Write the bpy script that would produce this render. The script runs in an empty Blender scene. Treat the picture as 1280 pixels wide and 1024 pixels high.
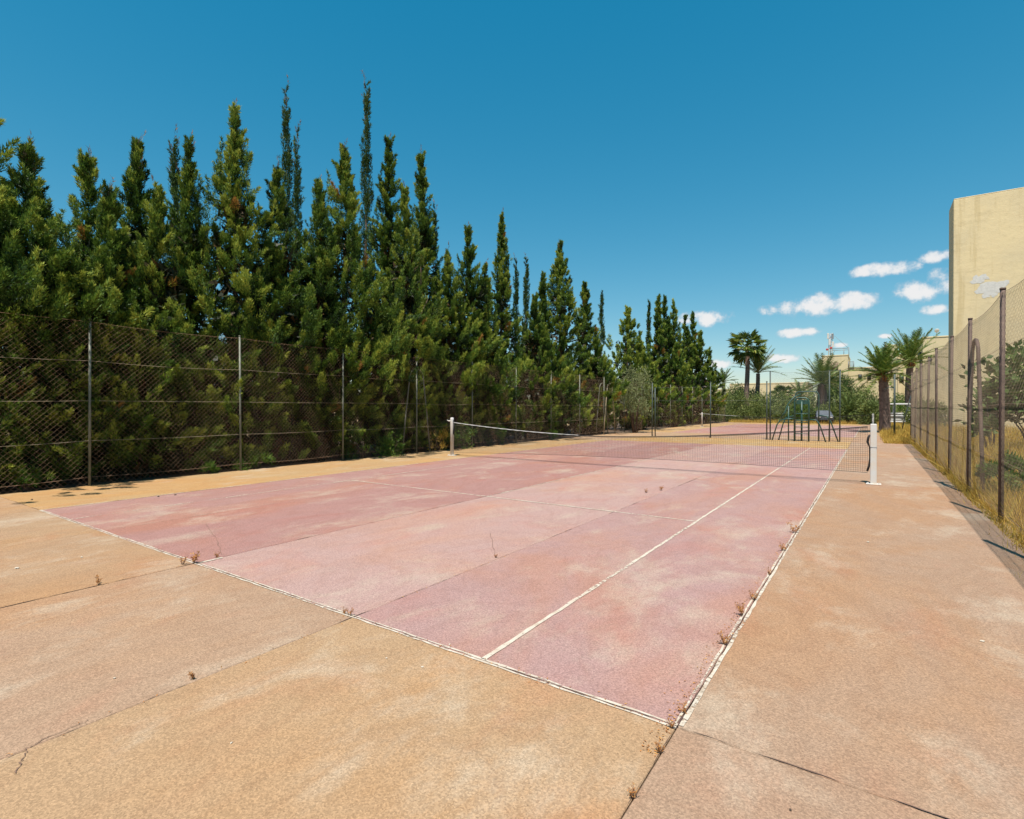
import bpy, bmesh, math, random
import numpy as np
from mathutils import Vector, Matrix

PI = math.pi
scene = bpy.context.scene
COL = scene.collection

# ------------------------------------------------------------------ camera
CAM = np.array([6.383, -14.839, 1.782])
YAW, PITCH, ROLL, FPX = -0.5983, -0.0044, 0.00076, 661.56
_F = np.array([math.sin(YAW)*math.cos(PITCH), math.cos(YAW)*math.cos(PITCH), math.sin(PITCH)])
_R = np.array([math.cos(YAW), -math.sin(YAW), 0.0])
_U = np.cross(_R, _F)
_R, _U = _R*math.cos(ROLL)+_U*math.sin(ROLL), _U*math.cos(ROLL)-_R*math.sin(ROLL)
cam_data = bpy.data.cameras.new('camera')
cam_data.sensor_width = 36.0
cam_data.lens = FPX/1280*36.0
cam_data.clip_start = 0.05
cam_data.clip_end = 3000
cam = bpy.data.objects.new('camera', cam_data)
COL.objects.link(cam)
cam.matrix_world = Matrix(((_R[0], _U[0], -_F[0], CAM[0]), (_R[1], _U[1], -_F[1], CAM[1]),
                           (_R[2], _U[2], -_F[2], CAM[2]), (0, 0, 0, 1)))
scene.camera = cam

def ray(px, py):
    return _F + _R*(px-640)/FPX - _U*(py-512)/FPX
def atx(px, py, x):
    d = ray(px, py); t = (x-CAM[0])/d[0]; return CAM+d*t
def aty(px, py, y):
    d = ray(px, py); t = (y-CAM[1])/d[1]; return CAM+d*t
def gnd(px, py, z=0.0):
    d = ray(px, py); t = (z-CAM[2])/d[2]; return CAM+d*t

# ------------------------------------------------------------------ sun and sky
SUN_EL = math.radians(66.5)
SUN_TO = Vector((0.30*math.cos(SUN_EL), -0.954*math.cos(SUN_EL), math.sin(SUN_EL))).normalized()
sun_data = bpy.data.lights.new('sun', 'SUN')
sun_data.energy = 5.0
sun_data.angle = math.radians(0.53)
sun_data.color = (1.0, 0.95, 0.87)
sun = bpy.data.objects.new('sun', sun_data)
COL.objects.link(sun)
sun.rotation_euler = SUN_TO.to_track_quat('Z', 'Y').to_euler()
sun.location = (0, -30, 40)

world = bpy.data.worlds.new('World')
scene.world = world
world.use_nodes = True
SKY_STRENGTH = 0.15
def build_world():
    nt = world.node_tree
    nt.nodes.clear()
    N, L = nt.nodes.new, nt.links.new
    out = N('ShaderNodeOutputWorld')
    sky = N('ShaderNodeTexSky')
    sky.sky_type = 'NISHITA'
    sky.sun_disc = False
    sky.sun_elevation = SUN_EL
    sky.sun_rotation = math.atan2(SUN_TO.x, SUN_TO.y)
    sky.altitude = 200
    sky.air_density = 1.0
    sky.dust_density = 0.0
    sky.ozone_density = 1.6
    hs = N('ShaderNodeHueSaturation')
    hs.inputs['Hue'].default_value = 0.479
    hs.inputs['Saturation'].default_value = 1.95
    hs.inputs['Value'].default_value = 0.98
    gm = N('ShaderNodeGamma'); gm.inputs[1].default_value = 0.6
    L(sky.outputs[0], gm.inputs[0]); L(gm.outputs[0], hs.inputs['Color'])
    bg = N('ShaderNodeBackground')
    bg.inputs[1].default_value = SKY_STRENGTH
    L(hs.outputs[0], bg.inputs[0])
    # fair-weather clouds low in the sky, given by azimuth and elevation
    tc = N('ShaderNodeTexCoord')
    sep = N('ShaderNodeSeparateXYZ')
    L(tc.outputs['Generated'], sep.inputs[0])
    def M(op, a, b=None, clamp=False):
        n = N('ShaderNodeMath'); n.operation = op; n.use_clamp = clamp
        for i, v in enumerate((a, b)):
            if v is None: continue
            if isinstance(v, (int, float)): n.inputs[i].default_value = v
            else: L(v, n.inputs[i])
        return n.outputs[0]
    az = M('ARCTAN2', sep.outputs[0], sep.outputs[1])
    el = M('ARCSINE', sep.outputs[2])
    no = N('ShaderNodeTexNoise'); no.inputs['Scale'].default_value = 34; no.inputs['Detail'].default_value = 7
    no.inputs['Roughness'].default_value = 0.64
    L(tc.outputs['Generated'], no.inputs['Vector'])
    no2 = N('ShaderNodeTexNoise'); no2.inputs['Scale'].default_value = 7; no2.inputs['Detail'].default_value = 3
    L(tc.outputs['Generated'], no2.inputs['Vector'])
    clouds = [(880, 397, 34, 12), (985, 385, 30, 11), (1025, 380, 46, 17), (1064, 377, 34, 14), (995, 416, 27, 7),
              (974, 448, 23, 7), (899, 455, 18, 7), (1098, 338, 36, 10), (1125, 334, 26, 11), (1169, 320, 26, 10),
              (1150, 364, 34, 16), (1178, 350, 22, 17), (1170, 387, 22, 8), (1108, 420, 10, 4), (1084, 342, 16, 6), (1052, 431, 9, 4)]
    dirs = []
    for (px, py, w, h) in clouds:
        d = ray(px, py); d = d/np.linalg.norm(d)
        dx = ray(px+w, py); dx = dx/np.linalg.norm(dx)
        dy = ray(px, py-h); dy = dy/np.linalg.norm(dy)
        a0 = math.atan2(d[0], d[1]); e0 = math.asin(d[2])
        dirs.append((a0, e0, 1.08*abs(math.atan2(dx[0], dx[1])-a0), 0.84*abs(math.asin(dy[2])-e0)))
    rr = random.Random(4)
    for k in range(8):     # the same kind of small clouds all round the horizon
        a0 = 0.55+rr.random()*4.6
        if a0 > PI: a0 -= 2*PI
        e0 = 0.09+rr.random()*0.16
        w = 0.03+rr.random()*0.05
        dirs.append((a0, e0, w, w*0.33))
    field = None
    ae = N('ShaderNodeCombineXYZ'); L(az, ae.inputs[0]); L(el, ae.inputs[1])
    for (a0, e0, wa, we) in dirs:
        q = N('ShaderNodeVectorMath'); q.operation = 'MULTIPLY_ADD'; L(ae.outputs[0], q.inputs[0])
        q.inputs[1].default_value = (1/wa, 1/we, 0); q.inputs[2].default_value = (-a0/wa, -e0/we, 0)
        dd = N('ShaderNodeVectorMath'); dd.operation = 'DOT_PRODUCT'; L(q.outputs[0], dd.inputs[0]); L(q.outputs[0], dd.inputs[1])
        field = dd.outputs['Value'] if field is None else M('MINIMUM', field, dd.outputs['Value'])
    field = M('MAXIMUM', M('SUBTRACT', 1.35, field), -1.2)
    f = M('ADD', field, M('MULTIPLY', M('SUBTRACT', no.outputs[0], 0.50), 4.4))
    f = M('ADD', f, M('MULTIPLY', M('SUBTRACT', no2.outputs[0], 0.5), 0.8))
    mr = N('ShaderNodeMapRange'); mr.interpolation_type = 'SMOOTHSTEP'
    mr.inputs[1].default_value = 0.0; mr.inputs[2].default_value = 1.5
    mr.inputs[3].default_value = 0.0; mr.inputs[4].default_value = 0.93
    L(f, mr.inputs[0])
    cr = N('ShaderNodeValToRGB')
    cr.color_ramp.elements[0].position = 0.1; cr.color_ramp.elements[0].color = (0.62, 0.68, 0.76, 1)
    cr.color_ramp.elements[1].position = 0.75; cr.color_ramp.elements[1].color = (0.96, 0.94, 0.93, 1)
    L(mr.outputs[0], cr.inputs[0])
    bg2 = N('ShaderNodeBackground')
    bg2.inputs[1].default_value = 0.60
    L(cr.outputs[0], bg2.inputs[0])
    mx = N('ShaderNodeMixShader')
    L(mr.outputs[0], mx.inputs[0]); L(bg.outputs[0], mx.inputs[1]); L(bg2.outputs[0], mx.inputs[2])
    L(mx.outputs[0], out.inputs[0])
build_world()
vs = scene.view_settings
vs.view_transform = 'Standard'; vs.look = 'None'; vs.exposure = 0.65; vs.gamma = 1.0
vs.use_curve_mapping = False
scene.cycles.max_bounces = 5; scene.cycles.diffuse_bounces = 2; scene.cycles.transmission_bounces = 3
scene.cycles.glossy_bounces = 2; scene.cycles.transparent_max_bounces = 6

# ------------------------------------------------------------------ materials
def new_mat(name):
    m = bpy.data.materials.new(name); m.use_nodes = True
    nt = m.node_tree
    return m, nt, nt.nodes.new, nt.links.new, nt.nodes['Principled BSDF']

def ramp(nt, stops):
    r = nt.nodes.new('ShaderNodeValToRGB')
    e = r.color_ramp.elements
    while len(e) < len(stops): e.new(0.5)
    for i, (p, c) in enumerate(stops):
        e[i].position = p; e[i].color = (*c, 1)
    return r

def noise(nt, vec, scale, detail=4, rough=0.55, dist=0.0):
    n = nt.nodes.new('ShaderNodeTexNoise')
    n.inputs['Scale'].default_value = scale; n.inputs['Detail'].default_value = detail
    n.inputs['Roughness'].default_value = rough; n.inputs['Distortion'].default_value = dist
    if vec is not None: nt.links.new(vec, n.inputs['Vector'])
    return n.outputs[0]

def mixc(nt, fac, a, b, mode='MIX'):
    n = nt.nodes.new('ShaderNodeMix'); n.data_type = 'RGBA'; n.blend_type = mode
    for s, v in ((n.inputs[0], fac), (n.inputs[6], a), (n.inputs[7], b)):
        if isinstance(v, (int, float)): s.default_value = v
        elif isinstance(v, tuple): s.default_value = (*v, 1)
        else: nt.links.new(v, s)
    return n.outputs[2]

def mrange(nt, v, a, b, c=0.0, d=1.0, smooth=True):
    n = nt.nodes.new('ShaderNodeMapRange')
    if smooth: n.interpolation_type = 'SMOOTHSTEP'
    for i, x in enumerate((a, b, c, d)): n.inputs[i+1].default_value = x
    nt.links.new(v, n.inputs[0])
    return n.outputs[0]

def plain(name, col, rough=0.7, metal=0.0, var=0.25, scale=6.0, dirt=None):
    col = tuple(c*0.77 for c in col)
    m, nt, N, L, b = new_mat(name)
    tc = N('ShaderNodeTexCoord')
    f = noise(nt, tc.outputs['Object'], scale, 5, 0.65)
    f = mrange(nt, f, 0.3, 0.75)
    dark = dirt if dirt else tuple(c*(1-var) for c in col)
    c = mixc(nt, f, tuple(min(1, c*(1+var*0.35)) for c in col), dark)
    L(c, b.inputs['Base Color'])
    b.inputs['Roughness'].default_value = rough
    b.inputs['Metallic'].default_value = metal
    bp = N('ShaderNodeBump'); bp.inputs['Strength'].default_value = 0.15; bp.inputs['Distance'].default_value = 0.01
    L(noise(nt, tc.outputs['Object'], scale*9, 3), bp.inputs['Height']); L(bp.outputs[0], b.inputs['Normal'])
    return m

def concrete_mat():
    m, nt, N, L, b = new_mat('weathered_court_concrete')
    geo = N('ShaderNodeNewGeometry'); pos = geo.outputs['Position']
    oi = N('ShaderNodeObjectInfo')
    base = oi.outputs['Color']
    # stretched coordinates: stains run along the pour
    mp = N('ShaderNodeMapping'); mp.inputs['Scale'].default_value = (1.0, 0.6, 1.0)
    L(pos, mp.inputs['Vector'])
    # slab to slab offset
    addv = N('ShaderNodeVectorMath'); addv.operation = 'ADD'
    L(mp.outputs[0], addv.inputs[0])
    rnd = N('ShaderNodeMath'); rnd.operation = 'MULTIPLY'; rnd.inputs[1].default_value = 37.0
    L(oi.outputs['Random'], rnd.inputs[0])
    cmb = N('ShaderNodeCombineXYZ'); L(rnd.outputs[0], cmb.inputs[2]); L(cmb.outputs[0], addv.inputs[1])
    v = addv.outputs[0]
    big = noise(nt, mp.outputs[0], 0.42, 5, 0.65, 0.6)
    mid = noise(nt, v, 1.3, 6, 0.62, 0.6)
    mid2 = noise(nt, v, 1.15, 7, 0.68, 0.25)
    # warmer / ochre areas
    warm = mixc(nt, mrange(nt, big, 0.42, 0.68, 0, 0.6), base, mixc(nt, 1.0, base, (1.10, 0.90, 0.66), 'MULTIPLY'))
    # redder blush
    blush = mixc(nt, mrange(nt, mid, 0.50, 0.72, 0, 0.42), warm, mixc(nt, 1.0, warm, (1.04, 0.78, 0.72), 'MULTIPLY'))
    # pale, bleached patches
    pale = mixc(nt, mrange(nt, mid2, 0.50, 0.73, 0, 0.85), blush, mixc(nt, 0.62, blush, (0.40, 0.335, 0.255)))
    # thin dark sweeps left by standing water
    sw = noise(nt, v, 0.9, 3, 0.5, 2.0)
    ring = N('ShaderNodeMath'); ring.operation = 'ABSOLUTE'
    s1 = N('ShaderNodeMath'); s1.operation = 'SUBTRACT'; s1.inputs[1].default_value = 0.5
    L(sw, s1.inputs[0]); L(s1.outputs[0], ring.inputs[0])
    dk = mrange(nt, ring.outputs[0], 0.0, 0.07, 0.24, 0.0)
    stain = mixc(nt, dk, pale, mixc(nt, 1.0, pale, (0.80, 0.72, 0.68), 'MULTIPLY'))
    # exposed aggregate
    vo = N('ShaderNodeTexVoronoi'); vo.inputs['Scale'].default_value = 120; L(pos, vo.inputs['Vector'])
    sp = N('ShaderNodeSeparateColor'); L(vo.outputs['Color'], sp.inputs[0])
    g1 = mrange(nt, sp.outputs[0], 0.0, 1.0, 0.72, 1.28, False)
    g2 = mrange(nt, noise(nt, pos, 60, 4, 0.8), 0.3, 0.7, 0.80, 1.20, False)
    mul = N('ShaderNodeMath'); mul.operation = 'MULTIPLY'; L(g1, mul.inputs[0]); L(g2, mul.inputs[1])
    cm = N('ShaderNodeCombineColor')
    for i in range(3): L(mul.outputs[0], cm.inputs[i])
    col = mixc(nt, 0.78, stain, cm.outputs[0], 'MULTIPLY')
    pit = mrange(nt, noise(nt, pos, 48, 2, 0.5), 0.69, 0.75, 0, 0.5)
    col = mixc(nt, pit, col, (0.11, 0.07, 0.045))
    L(col, b.inputs['Base Color'])
    b.inputs['Roughness'].default_value = 0.93
    b.inputs['Specular IOR Level'].default_value = 0.2
    bp = N('ShaderNodeBump'); bp.inputs['Strength'].default_value = 0.55; bp.inputs['Distance'].default_value = 0.006
    hs = N('ShaderNodeMath'); hs.operation = 'ADD'
    L(mul.outputs[0], hs.inputs[0]); L(mid2, hs.inputs[1])
    L(hs.outputs[0], bp.inputs['Height']); L(bp.outputs[0], b.inputs['Normal'])
    return m

def paint_mat(name, wear):
    m, nt, N, L, b = new_mat(name)
    geo = N('ShaderNodeNewGeometry'); pos = geo.outputs['Position']
    n1 = noise(nt, pos, 1.1, 4, 0.6)
    n2 = noise(nt, pos, 22, 5, 0.7)
    ad = N('ShaderNodeMath'); ad.operation = 'MULTIPLY_ADD'; ad.inputs[1].default_value = 0.75
    L(n1, ad.inputs[0]); L(n2, ad.inputs[2])
    a = mrange(nt, ad.outputs[0], wear, wear+0.16, 0.95, 0.0)
    col = mixc(nt, mrange(nt, noise(nt, pos, 9, 4), 0.35, 0.7), (0.52, 0.45, 0.365), (0.40, 0.32, 0.24))
    L(col, b.inputs['Base Color']); b.inputs['Roughness'].default_value = 0.85
    L(a, b.inputs['Alpha'])
    return m

def foliage_mat(name, stops, transl=0.3, rough=0.55):
    m, nt, N, L, b = new_mat(name)
    at = N('ShaderNodeAttribute'); at.attribute_name = 'tone'
    r = ramp(nt, stops)
    L(at.outputs['Fac'], r.inputs[0])
    L(r.outputs[0], b.inputs['Base Color'])
    b.inputs['Roughness'].default_value = rough
    b.inputs['Specular IOR Level'].default_value = 0.25
    tr = N('ShaderNodeBsdfTranslucent')
    L(r.outputs[0], tr.inputs[0])
    mx = N('ShaderNodeMixShader'); mx.inputs[0].default_value = transl
    out = nt.nodes['Material Output']
    L(b.outputs[0], mx.inputs[1]); L(tr.outputs[0], mx.inputs[2]); L(mx.outputs[0], out.inputs[0])
    return m

def ground_mat():
    m, nt, N, L, b = new_mat('dry_earth')
    geo = N('ShaderNodeNewGeometry'); pos = geo.outputs['Position']
    a = noise(nt, pos, 0.35, 5, 0.6)
    f = noise(nt, pos, 9, 6, 0.7)
    c = mixc(nt, mrange(nt, a, 0.4, 0.62), (0.23, 0.155, 0.065), (0.31, 0.21, 0.10))
    c = mixc(nt, mrange(nt, f, 0.4, 0.75, 0, 0.8), c, (0.13, 0.085, 0.045))
    L(c, b.inputs['Base Color']); b.inputs['Roughness'].default_value = 0.95
    bp = N('ShaderNodeBump'); bp.inputs['Strength'].default_value = 0.6; bp.inputs['Distance'].default_value = 0.04
    L(f, bp.inputs['Height']); L(bp.outputs[0], b.inputs['Normal'])
    return m

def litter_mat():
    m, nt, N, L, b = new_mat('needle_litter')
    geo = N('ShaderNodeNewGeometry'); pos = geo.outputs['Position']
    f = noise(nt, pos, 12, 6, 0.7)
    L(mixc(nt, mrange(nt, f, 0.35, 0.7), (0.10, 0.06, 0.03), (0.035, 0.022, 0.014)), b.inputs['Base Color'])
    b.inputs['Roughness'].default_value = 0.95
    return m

def render_wall_mat():
    m, nt, N, L, b = new_mat('yellow_render')
    geo = N('ShaderNodeNewGeometry'); pos = geo.outputs['Position']
    a = noise(nt, pos, 0.35, 5, 0.6, 0.8)
    f = noise(nt, pos, 3.2, 6, 0.65)
    mp = N('ShaderNodeMapping'); mp.inputs['Scale'].default_value = (1.6, 1.6, 0.12); L(pos, mp.inputs['Vector'])
    st = noise(nt, mp.outputs[0], 1.5, 4, 0.6)
    mp2 = N('ShaderNodeMapping'); mp2.inputs['Scale'].default_value = (0.25, 0.25, 1.6); L(pos, mp2.inputs['Vector'])
    hz = noise(nt, mp2.outputs[0], 1.8, 5, 0.7)
    c = mixc(nt, mrange(nt, a, 0.35, 0.7), (0.60, 0.485, 0.285), (0.54, 0.445, 0.275))
    c = mixc(nt, mrange(nt, f, 0.5, 0.75, 0, 0.4), c, (0.44, 0.35, 0.205))
    c = mixc(nt, mrange(nt, st, 0.52, 0.70, 0, 0.5), c, (0.42, 0.32, 0.155))
    c = mixc(nt, mrange(nt, hz, 0.55, 0.7, 0, 0.25), c, (0.34, 0.27, 0.15))
    L(c, b.inputs['Base Color']); b.inputs['Roughness'].default_value = 0.9
    bp = N('ShaderNodeBump'); bp.inputs['Strength'].default_value = 0.35; bp.inputs['Distance'].default_value = 0.05
    L(f, bp.inputs['Height']); L(bp.outputs[0], b.inputs['Normal'])
    return m

MAT = {}
MAT['concrete'] = concrete_mat()
MAT['paint'] = paint_mat('worn_white_paint', 0.88)
MAT['paint_faint'] = paint_mat('faded_white_paint', 0.815)
MAT['paint_mid'] = paint_mat('dusty_white_paint', 0.885)
MAT['ground'] = ground_mat()
MAT['litter'] = litter_mat()
MAT['wall'] = render_wall_mat()
MAT['soil'] = plain('joint_soil', (0.07, 0.045, 0.03), 0.95)
MAT['white_steel'] = plain('white_painted_steel', (0.66, 0.65, 0.63), 0.5, 0, 0.12, 5, (0.55, 0.47, 0.38))
MAT['galv'] = plain('galvanised_post', (0.20, 0.205, 0.155), 0.6, 0.2, 0.35, 8)
MAT['rust_post'] = plain('rust_brown_post', (0.15, 0.095, 0.075), 0.7, 0.15, 0.4, 9)
MAT['wire'] = plain('rusty_fence_wire', (0.38, 0.23, 0.14), 0.6, 0.1, 0.35, 3)
MAT['wire_dull'] = plain('dull_fence_wire', (0.34, 0.245, 0.165), 0.7, 0.3, 0.4, 3)
MAT['wire_bright'] = plain('tension_wire', (0.55, 0.45, 0.30), 0.5, 0.3, 0.3, 3)
MAT['green_steel'] = plain('dark_green_paint', (0.025, 0.085, 0.065), 0.45, 0, 0.4, 7)
MAT['dark_post'] = plain('dark_grey_green_post', (0.055, 0.075, 0.065), 0.55, 0.1, 0.35, 7)
MAT['net'] = plain('black_net_cord', (0.035, 0.03, 0.032), 0.8)
MAT['tape'] = plain('white_net_tape', (0.40, 0.38, 0.36), 0.75, 0, 0.2, 4)
MAT['strap'] = plain('black_strap', (0.015, 0.013, 0.013), 0.7)
MAT['bark'] = plain('cypress_bark', (0.14, 0.085, 0.055), 0.9, 0, 0.45, 14)
MAT['palm_bark'] = plain('palm_bark', (0.23, 0.15, 0.115), 0.95, 0, 0.5, 6)
MAT['palm_skirt'] = plain('orange_palm_stubs', (0.36, 0.15, 0.04), 0.85, 0, 0.5, 7)
MAT['window'] = plain('dark_window_glass', (0.05, 0.055, 0.06), 0.15)
MAT['shutter'] = plain('brown_shutter', (0.28, 0.20, 0.12), 0.7)
MAT['red'] = plain('red_mast_paint', (0.45, 0.05, 0.04), 0.6)
MAT['grey'] = plain('grey_metal', (0.30, 0.31, 0.32), 0.5, 0.3)
MAT['white_plaster'] = plain('white_plaster', (0.66, 0.64, 0.60), 0.8, 0, 0.15)
MAT['blue_grey'] = plain('blue_grey_paint', (0.07, 0.085, 0.11), 0.6)
MAT['stone'] = plain('pale_pebble', (0.6, 0.52, 0.42), 0.9)
MAT['crack'] = plain('crack_soil', (0.20, 0.115, 0.08), 0.95)
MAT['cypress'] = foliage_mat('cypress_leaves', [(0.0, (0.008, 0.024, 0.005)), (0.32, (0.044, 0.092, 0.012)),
                             (0.64, (0.125, 0.200, 0.026)), (0.93, (0.350, 0.385, 0.058)), (1.0, (0.32, 0.17, 0.04))], 0.30)  # darkest and brightest greens paint in shadowed gaps and sunlit tips
MAT['spire'] = foliage_mat('dark_cypress_leaves', [(0.0, (0.018, 0.045, 0.012)), (0.5, (0.045, 0.090, 0.020)),
                           (0.9, (0.090, 0.130, 0.026)), (1.0, (0.16, 0.11, 0.07))], 0.3)
MAT['tip'] = foliage_mat('dry_cypress_tip', [(0.0, (0.07, 0.075, 0.03)), (0.5, (0.16, 0.12, 0.08)), (1.0, (0.25, 0.17, 0.12))])
MAT['inner'] = foliage_mat('shade_dark_inner_foliage', [(0.0, (0.010, 0.016, 0.005)), (0.75, (0.024, 0.028, 0.009)), (1.0, (0.09, 0.045, 0.016))], 0.1)  # green-black stops paint the shade inside the crown; last stop is dead brown
MAT['olive'] = foliage_mat('olive_leaves', [(0.0, (0.055, 0.085, 0.022)), (0.5, (0.135, 0.170, 0.045)), (1.0, (0.28, 0.29, 0.08))], 0.25)
MAT['silver'] = foliage_mat('silvery_leaves', [(0.0, (0.10, 0.125, 0.045)), (0.5, (0.20, 0.22, 0.09)), (1.0, (0.34, 0.35, 0.17))], 0.3)
MAT['weed'] = foliage_mat('fresh_weed_leaves', [(0.0, (0.04, 0.085, 0.012)), (0.5, (0.085, 0.16, 0.02)), (1.0, (0.18, 0.22, 0.03))], 0.35)
MAT['fig'] = foliage_mat('broad_dark_leaves', [(0.0, (0.04, 0.080, 0.018)), (0.6, (0.095, 0.150, 0.032)), (1.0, (0.20, 0.25, 0.06))], 0.25)
MAT['straw'] = foliage_mat('straw', [(0.0, (0.32, 0.17, 0.035)), (0.4, (0.56, 0.36, 0.07)), (0.8, (0.68, 0.48, 0.12)), (1.0, (0.30, 0.31, 0.05))], 0.45, 0.7)
MAT['dryweed'] = foliage_mat('dry_orange_weed', [(0.0, (0.22, 0.09, 0.035)), (0.6, (0.48, 0.20, 0.055)), (1.0, (0.60, 0.33, 0.10))], 0.3)
MAT['palm'] = foliage_mat('palm_leaves', [(0.0, (0.05, 0.10, 0.018)), (0.6, (0.13, 0.19, 0.03)), (1.0, (0.36, 0.34, 0.09))], 0.25, 0.4)
MAT['palm_grey'] = foliage_mat('grey_palm_leaves', [(0.0, (0.06, 0.105, 0.03)), (0.6, (0.14, 0.19, 0.05)), (1.0, (0.34, 0.31, 0.10))], 0.25, 0.4)
MAT['palm_dry'] = foliage_mat('dry_palm_leaves', [(0.0, (0.20, 0.14, 0.05)), (0.6, (0.34, 0.25, 0.09)), (1.0, (0.48, 0.40, 0.18))], 0.25, 0.6)

# ------------------------------------------------------------------ mesh helpers
def link(name, me, mat=None, parent=None, loc=None):
    o = bpy.data.objects.new(name, me)
    COL.objects.link(o)
    if me is not None and mat is not None and not me.materials:
        me.materials.append(MAT[mat] if isinstance(mat, str) else mat)
    if parent is not None: o.parent = parent
    if loc is not None: o.location = loc
    return o

def tag(o, label=None, cat=None, group=None, kind=None):
    if label: o['label'] = label
    if cat: o['category'] = cat
    if group: o['group'] = group
    if kind: o['kind'] = kind
    return o

def empty(name, loc=(0, 0, 0), rz=0.0):
    o = bpy.data.objects.new(name, None)
    o.empty_display_size = 0.3
    COL.objects.link(o)
    o.location = loc; o.rotation_euler = (0, 0, rz)
    return o

def np_mesh(name, verts, tris, tone=None, smooth=False):
    """mesh from (n,3) vertices and (m,3) or (m,4) faces"""
    me = bpy.data.meshes.new(name)
    k = tris.shape[1]
    me.vertices.add(len(verts)); me.vertices.foreach_set('co', np.ascontiguousarray(verts, dtype=np.float32).ravel())
    me.loops.add(tris.size); me.loops.foreach_set('vertex_index', np.ascontiguousarray(tris, dtype=np.int32).ravel())
    me.polygons.add(len(tris))
    me.polygons.foreach_set('loop_start', np.arange(0, tris.size, k, dtype=np.int32))
    me.polygons.foreach_set('loop_total', np.full(len(tris), k, dtype=np.int32))
    if smooth: me.polygons.foreach_set('use_smooth', np.ones(len(tris), dtype=bool))
    me.update(calc_edges=True)
    if tone is not None:
        a = me.attributes.new('tone', 'FLOAT', 'POINT')
        a.data.foreach_set('value', np.ascontiguousarray(tone, dtype=np.float32))
    return me

def unit(v):
    return v/np.maximum(np.linalg.norm(v, axis=-1, keepdims=True), 1e-9)

def leaves_mesh(name, base, d, length, width, tone, rng, quad=False, nrm_hint=None):
    """one triangle (or folded diamond) per leaf"""
    n = len(base)
    d = unit(d)
    side = unit(np.cross(d, rng.normal(size=(n, 3)) if nrm_hint is None else nrm_hint))
    length = np.broadcast_to(length, n)[:, None]; width = np.broadcast_to(width, n)[:, None]
    if quad:
        nrm = np.cross(d, side)
        v = np.stack([base, base+d*length*0.45+side*width*0.5+nrm*width*0.12, base+d*length,
                      base+d*length*0.45-side*width*0.5+nrm*width*0.12], 1)
        i = np.arange(n)*4
        f = np.concatenate([np.stack([i, i+1, i+2], 1), np.stack([i, i+2, i+3], 1)])
        t = np.repeat(tone, 4)
    else:
        v = np.stack([base-side*width*0.5, base+side*width*0.5, base+d*length], 1)
        f = np.arange(n*3).reshape(n, 3)
        t = np.repeat(tone, 3)
    return np_mesh(name, v.reshape(-1, 3), f, np.clip(t, 0, 1))

def tube_geo(path, radii, sides=8, cap=True):
    path = np.asarray(path, float); n = len(path)
    radii = np.broadcast_to(radii, n)
    t = np.gradient(path, axis=0); t = unit(t)
    ref = np.array([0, 0, 1.0]) if abs(t[0][2]) < 0.9 else np.array([1.0, 0, 0])
    u = unit(np.cross(t[0], ref)); vs_ = []
    for i in range(n):
        u = unit(u - t[i]*np.dot(u, t[i])); w = np.cross(t[i], u)
        a = np.arange(sides)*2*PI/sides
        vs_.append(path[i]+radii[i]*(np.cos(a)[:, None]*u+np.sin(a)[:, None]*w))
    v = np.concatenate(vs_)
    f = []
    for i in range(n-1):
        for j in range(sides):
            a, b = i*sides+j, i*sides+(j+1) % sides
            f.append((a, b, b+sides)); f.append((a, b+sides, a+sides))
    if cap:
        c0 = len(v); v = np.vstack([v, path[0], path[-1]])
        for j in range(sides):
            f.append((c0, (j+1) % sides, j)); f.append((c0+1, (n-1)*sides+j, (n-1)*sides+(j+1) % sides))
    return v, np.array(f)

class Geo:
    def __init__(s): s.v, s.f, s.n = [], [], 0
    def add(s, v, f):
        s.v.append(np.asarray(v, float)); s.f.append(np.asarray(f)+s.n); s.n += len(v); return s
    def tube(s, path, r, sides=8): return s.add(*tube_geo(path, r, sides))
    def box(s, c, size, rz=0.0):
        x, y, z = np.array(size)/2
        p = np.array([(-x, -y, -z), (x, -y, -z), (x, y, -z), (-x, y, -z), (-x, -y, z), (x, -y, z), (x, y, z), (-x, y, z)])
        R = np.array([[math.cos(rz), -math.sin(rz), 0], [math.sin(rz), math.cos(rz), 0], [0, 0, 1]])
        q = [(0, 3, 2, 1), (4, 5, 6, 7), (0, 1, 5, 4), (1, 2, 6, 5), (2, 3, 7, 6), (3, 0, 4, 7)]
        f = [(a, b, c_) for a, b, c_, d in q]+[(a, c_, d) for a, b, c_, d in q]
        return s.add(p@R.T+np.array(c), f)
    def wires(s, p0, p1, r):
        """many straight three-sided wires"""
        p0 = np.asarray(p0, float); p1 = np.asarray(p1, float); n = len(p0)
        d = unit(p1-p0)
        ref = np.where(np.abs(d[:, 2:3]) < 0.95, np.array([[0, 0, 1.0]]), np.array([[1.0, 0, 0]]))
        u = unit(np.cross(d, ref)); w = np.cross(d, u)
        vs_ = []
        for a in (0, 2*PI/3, 4*PI/3):
            o = r*(math.cos(a)*u+math.sin(a)*w); vs_ += [p0+o, p1+o]
        v = np.stack(vs_, 1).reshape(-1, 3)
        i = np.arange(n)[:, None]*6
        f = []
        for k in range(3):
            a, b = 2*k, 2*((k+1) % 3)
            f += [i+np.array([[a, b, b+1]]), i+np.array([[a, b+1, a+1]])]
        return s.add(v, np.concatenate(f))
    def mesh(s, name, smooth=False):
        return np_mesh(name, np.concatenate(s.v), np.concatenate(s.f), None, smooth)
    def obj(s, name, mat, parent=None, smooth=False):
        return link(name, s.mesh(name, smooth), mat, parent)

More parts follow.
